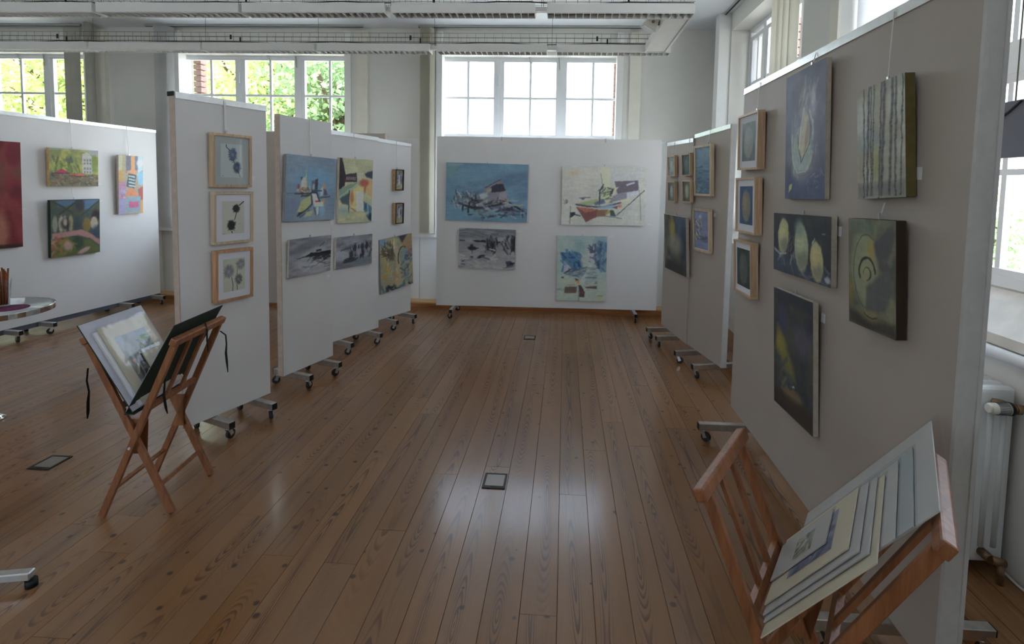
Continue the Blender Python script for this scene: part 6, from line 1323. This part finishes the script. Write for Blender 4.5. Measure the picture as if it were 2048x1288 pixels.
a = Art(10, 12, 0.3, (150, 146, 134), 71); a.mottle((132, 128, 118), 3, 3).blob(0.8, 0.15, 0.06, 0.05, (70, 90, 50), 0.9)
leaning_print(RM, fl, upL, 0.0, 0.135, 0.02, 0.235, 0.0475, 0.004, 'small pale card in a shiny clear sleeve in front of the watercolour print', 'matcream', a, (0.015, 0.015, 0.02, 0.06), over=0.02)

# right rack
RR_C, RR_YAW = (0.644, 1.336), math.radians(33.5)
rack2, RM2, B1, B2 = print_rack(RR_C, RR_YAW, 0.19, 0.294, 0.823, 0.905, 0.49, 0.393, 'folding beech print rack full of sleeved prints in the right foreground', feet=0.165)
f2, up2 = (0.0, 0.505), (0.294, 0.40)
def small_art(seed, w_, h_, base, dark, lite):
    a = Art(w_, h_, 0.35, base, seed); a.mottle(lite, 5, 4, 0.42, 0.7, 0.8).mottle(dark, 6, 4, 0.5, 0.72, 0.8).strokes(24, (0.1, 0.9, 0.2, 0.9), [dark, lite, tuple((np.array(dark) + np.array(lite)) / 2)], 4, 0.8, 0.4, 0.7); return a
SP = [  # y0, y1, s0, s1, mount, art, border, label
    (-0.125, 0.40, 0.012, 0.53, 'printboard', None, None, 'largest clear sleeve standing at the back of the right rack'),
    (-0.135, 0.29, 0.012, 0.465, 'matgrey', small_art(80, 30, 26, (104, 108, 100), (70, 74, 72), (130, 132, 124)), (0.06, 0.08, 0.04, 0.12), 'grey mounted landscape print second from the back in the right rack'),
    (-0.15, 0.25, 0.012, 0.42, 'printboard', small_art(81, 28, 28, (110, 112, 104), (80, 82, 84), (150, 150, 144)), (0.07, 0.07, 0.05, 0.08), 'white mounted print with a grey band in the middle of the right rack'),
    (-0.215, 0.20, 0.010, 0.38, 'matcream', small_art(82, 30, 22, (96, 112, 48), (44, 62, 40), (132, 140, 70)), (0.05, 0.05, 0.05, 0.07), 'print with a bright green picture in the middle of the right rack'),
    (-0.17, 0.20, 0.012, 0.36, 'printboard', small_art(83, 28, 22, (128, 128, 126), (92, 92, 96), (150, 150, 148)), (0.06, 0.06, 0.05, 0.06), 'pale mounted print in front of the green one in the right rack'),
    (-0.15, 0.19, 0.010, 0.335, 'printboard', None, None, 'plain white sleeved board in the front half of the right rack'),
    (-0.12, 0.18, 0.012, 0.305, 'matcream', small_art(84, 20, 16, (84, 88, 100), (54, 58, 74), (120, 120, 122)), (0.07, 0.07, 0.04, 0.07), 'print with a slate blue picture near the front of the right rack'),
    (-0.03, 0.14, 0.012, 0.22, 'printboard', small_art(85, 10, 7, (104, 106, 96), (64, 64, 58), (140, 138, 128)), (0.10, 0.12, 0.04, 0.08), 'small grey landscape print at the very front of the right rack')]
t_ = 0.027
for k, (y0_, y1_, s0_, s1_, mt, art_, bd, lb) in enumerate(SP):
    leaning_print(RM2, f2, up2, y0_, y1_, s0_, s1_, t_, 0.0028, lb, mt, art_, bd or (0, 0, 0, 0), 2.6, flip=False, over=0.014 if k else 0.03, group='sleeved prints in the right rack')
    t_ += 0.0056

# ------------------------------------------------------------------ round table with breadsticks
tc_ = on_z(-30, 617, 0.75)
tb = empty('round_table', loc=(float(tc_[0]), float(tc_[1]), 0)); tag(tb, 'round table with a metal rim and glossy pale top at the left edge', 'table')
R_T = 0.335
bm = bmesh.new(); lathe(bm, [(0.001, 0.722), (R_T - 0.006, 0.722), (R_T - 0.006, 0.748), (0.001, 0.748)], 48); obj('table_top', bm, M['mirror'], tb)
bm = bmesh.new()
for (r0_, z0_), (r1_, z1_) in (((R_T - 0.0058, 0.716), (R_T, 0.718)), ((R_T, 0.718), (R_T + 0.001, 0.75)), ((R_T + 0.001, 0.75), (R_T - 0.0058, 0.753)), ((R_T - 0.0058, 0.753), (R_T - 0.0058, 0.716))):
    pa = [bm.verts.new((r0_ * math.cos(2 * math.pi * k / 48), r0_ * math.sin(2 * math.pi * k / 48), z0_)) for k in range(48)]; pb = [bm.verts.new((r1_ * math.cos(2 * math.pi * k / 48), r1_ * math.sin(2 * math.pi * k / 48), z1_)) for k in range(48)]
    for k in range(48): bm.faces.new((pa[k], pa[(k + 1) % 48], pb[(k + 1) % 48], pb[k]))
bmesh.ops.remove_doubles(bm, verts=list(bm.verts), dist=1e-5); obj('metal_rim', bm, M['chrome'], tb)
bm = bmesh.new(); cyl(bm, (0, 0, 0.03), (0, 0, 0.7215), 0.03, seg=20); obj('pedestal', bm, M['chrome'], tb)
bm = bmesh.new(); lathe(bm, [(0.075, 0.001), (0.075, 0.012), (0.035, 0.03), (0.001, 0.032)], 36); obj('base', bm, M['chrome'], tb)
bm = bmesh.new(); lathe(bm, [(0.001, 0), (0.10, 0), (0.10, 0.003), (0.001, 0.003)], 40)
nm_ = obj('purple_mat', bm, M['purple'], None, (float(tc_[0]) + 0.13, float(tc_[1]) + 0.03, 0.7482)); tag(nm_, 'purple patterned mat on the round table', 'mat')
gp = on_z(2, 612, 0.752)
gx, gy = float(gp[0]) - 0.004, float(gp[1])
gl = empty('drinking_glass', loc=(gx, gy, 0.7515)); tag(gl, 'clear tumbler full of breadsticks on the round table', 'glass')
bm = bmesh.new(); lathe(bm, [(0.001, 0), (0.046, 0), (0.060, 0.18), (0.058, 0.18), (0.044, 0.008), (0.001, 0.008)], 32); obj('tumbler', bm, M['clearglass'], gl)
bsr = random.Random(3)
bm = bmesh.new(); tube(bm, [(0, 0, 0), (0.001, 0, 0.08), (-0.001, 0.001, 0.16), (0, 0, 0.235)], 0.0048, 8); BS = to_mesh('breadstick', bm, M['stick'])
for k in range(22):
    an = k * 2.399; rr_ = 0.036 * math.sqrt((k + 0.5) / 22)
    o = obj('breadstick', BS, None, None, (gx + rr_ * math.cos(an), gy + rr_ * math.sin(an), 0.761)); o.rotation_euler = (-0.07 * math.sin(an) * rr_ / 0.036, 0.07 * math.cos(an) * rr_ / 0.036, an); o.scale = (1, 1, 0.92 + 0.16 * bsr.random())
    tag(o, 'brown breadstick standing in the tumbler on the round table', 'breadstick', 'breadsticks in the tumbler')

# ------------------------------------------------------------------ foot of a stand in the left corner
st = empty('metal_stand', loc=(-2.56, 1.66, 0)); tag(st, 'grey metal foot with black rubber end in the lower left corner', 'stand')
bm = bmesh.new(); cyl(bm, (0, 0, 0.03), (0, 0, 1.1), 0.02, seg=16); obj('post', bm, M['foot'], st)
for k in range(4):
    an = 0.245 + k * math.pi / 2; d_ = Vector((math.cos(an), math.sin(an), 0)); L_ = 0.50
    bm = bmesh.new(); bar(bm, d_ * 0.015 + Vector((0, 0, 0.062)), d_ * L_ + Vector((0, 0, 0.05)), 0.036, 0.032); bevel(bm, 0.004, 1); lg = obj('leg', bm, M['foot'], st)
    bm = bmesh.new(); c0 = d_ * (L_ - 0.005); cyl(bm, (c0.x, c0.y, 0.0), (c0.x, c0.y, 0.03), 0.02, seg=14); obj('rubber_foot', bm, M['black'], lg)
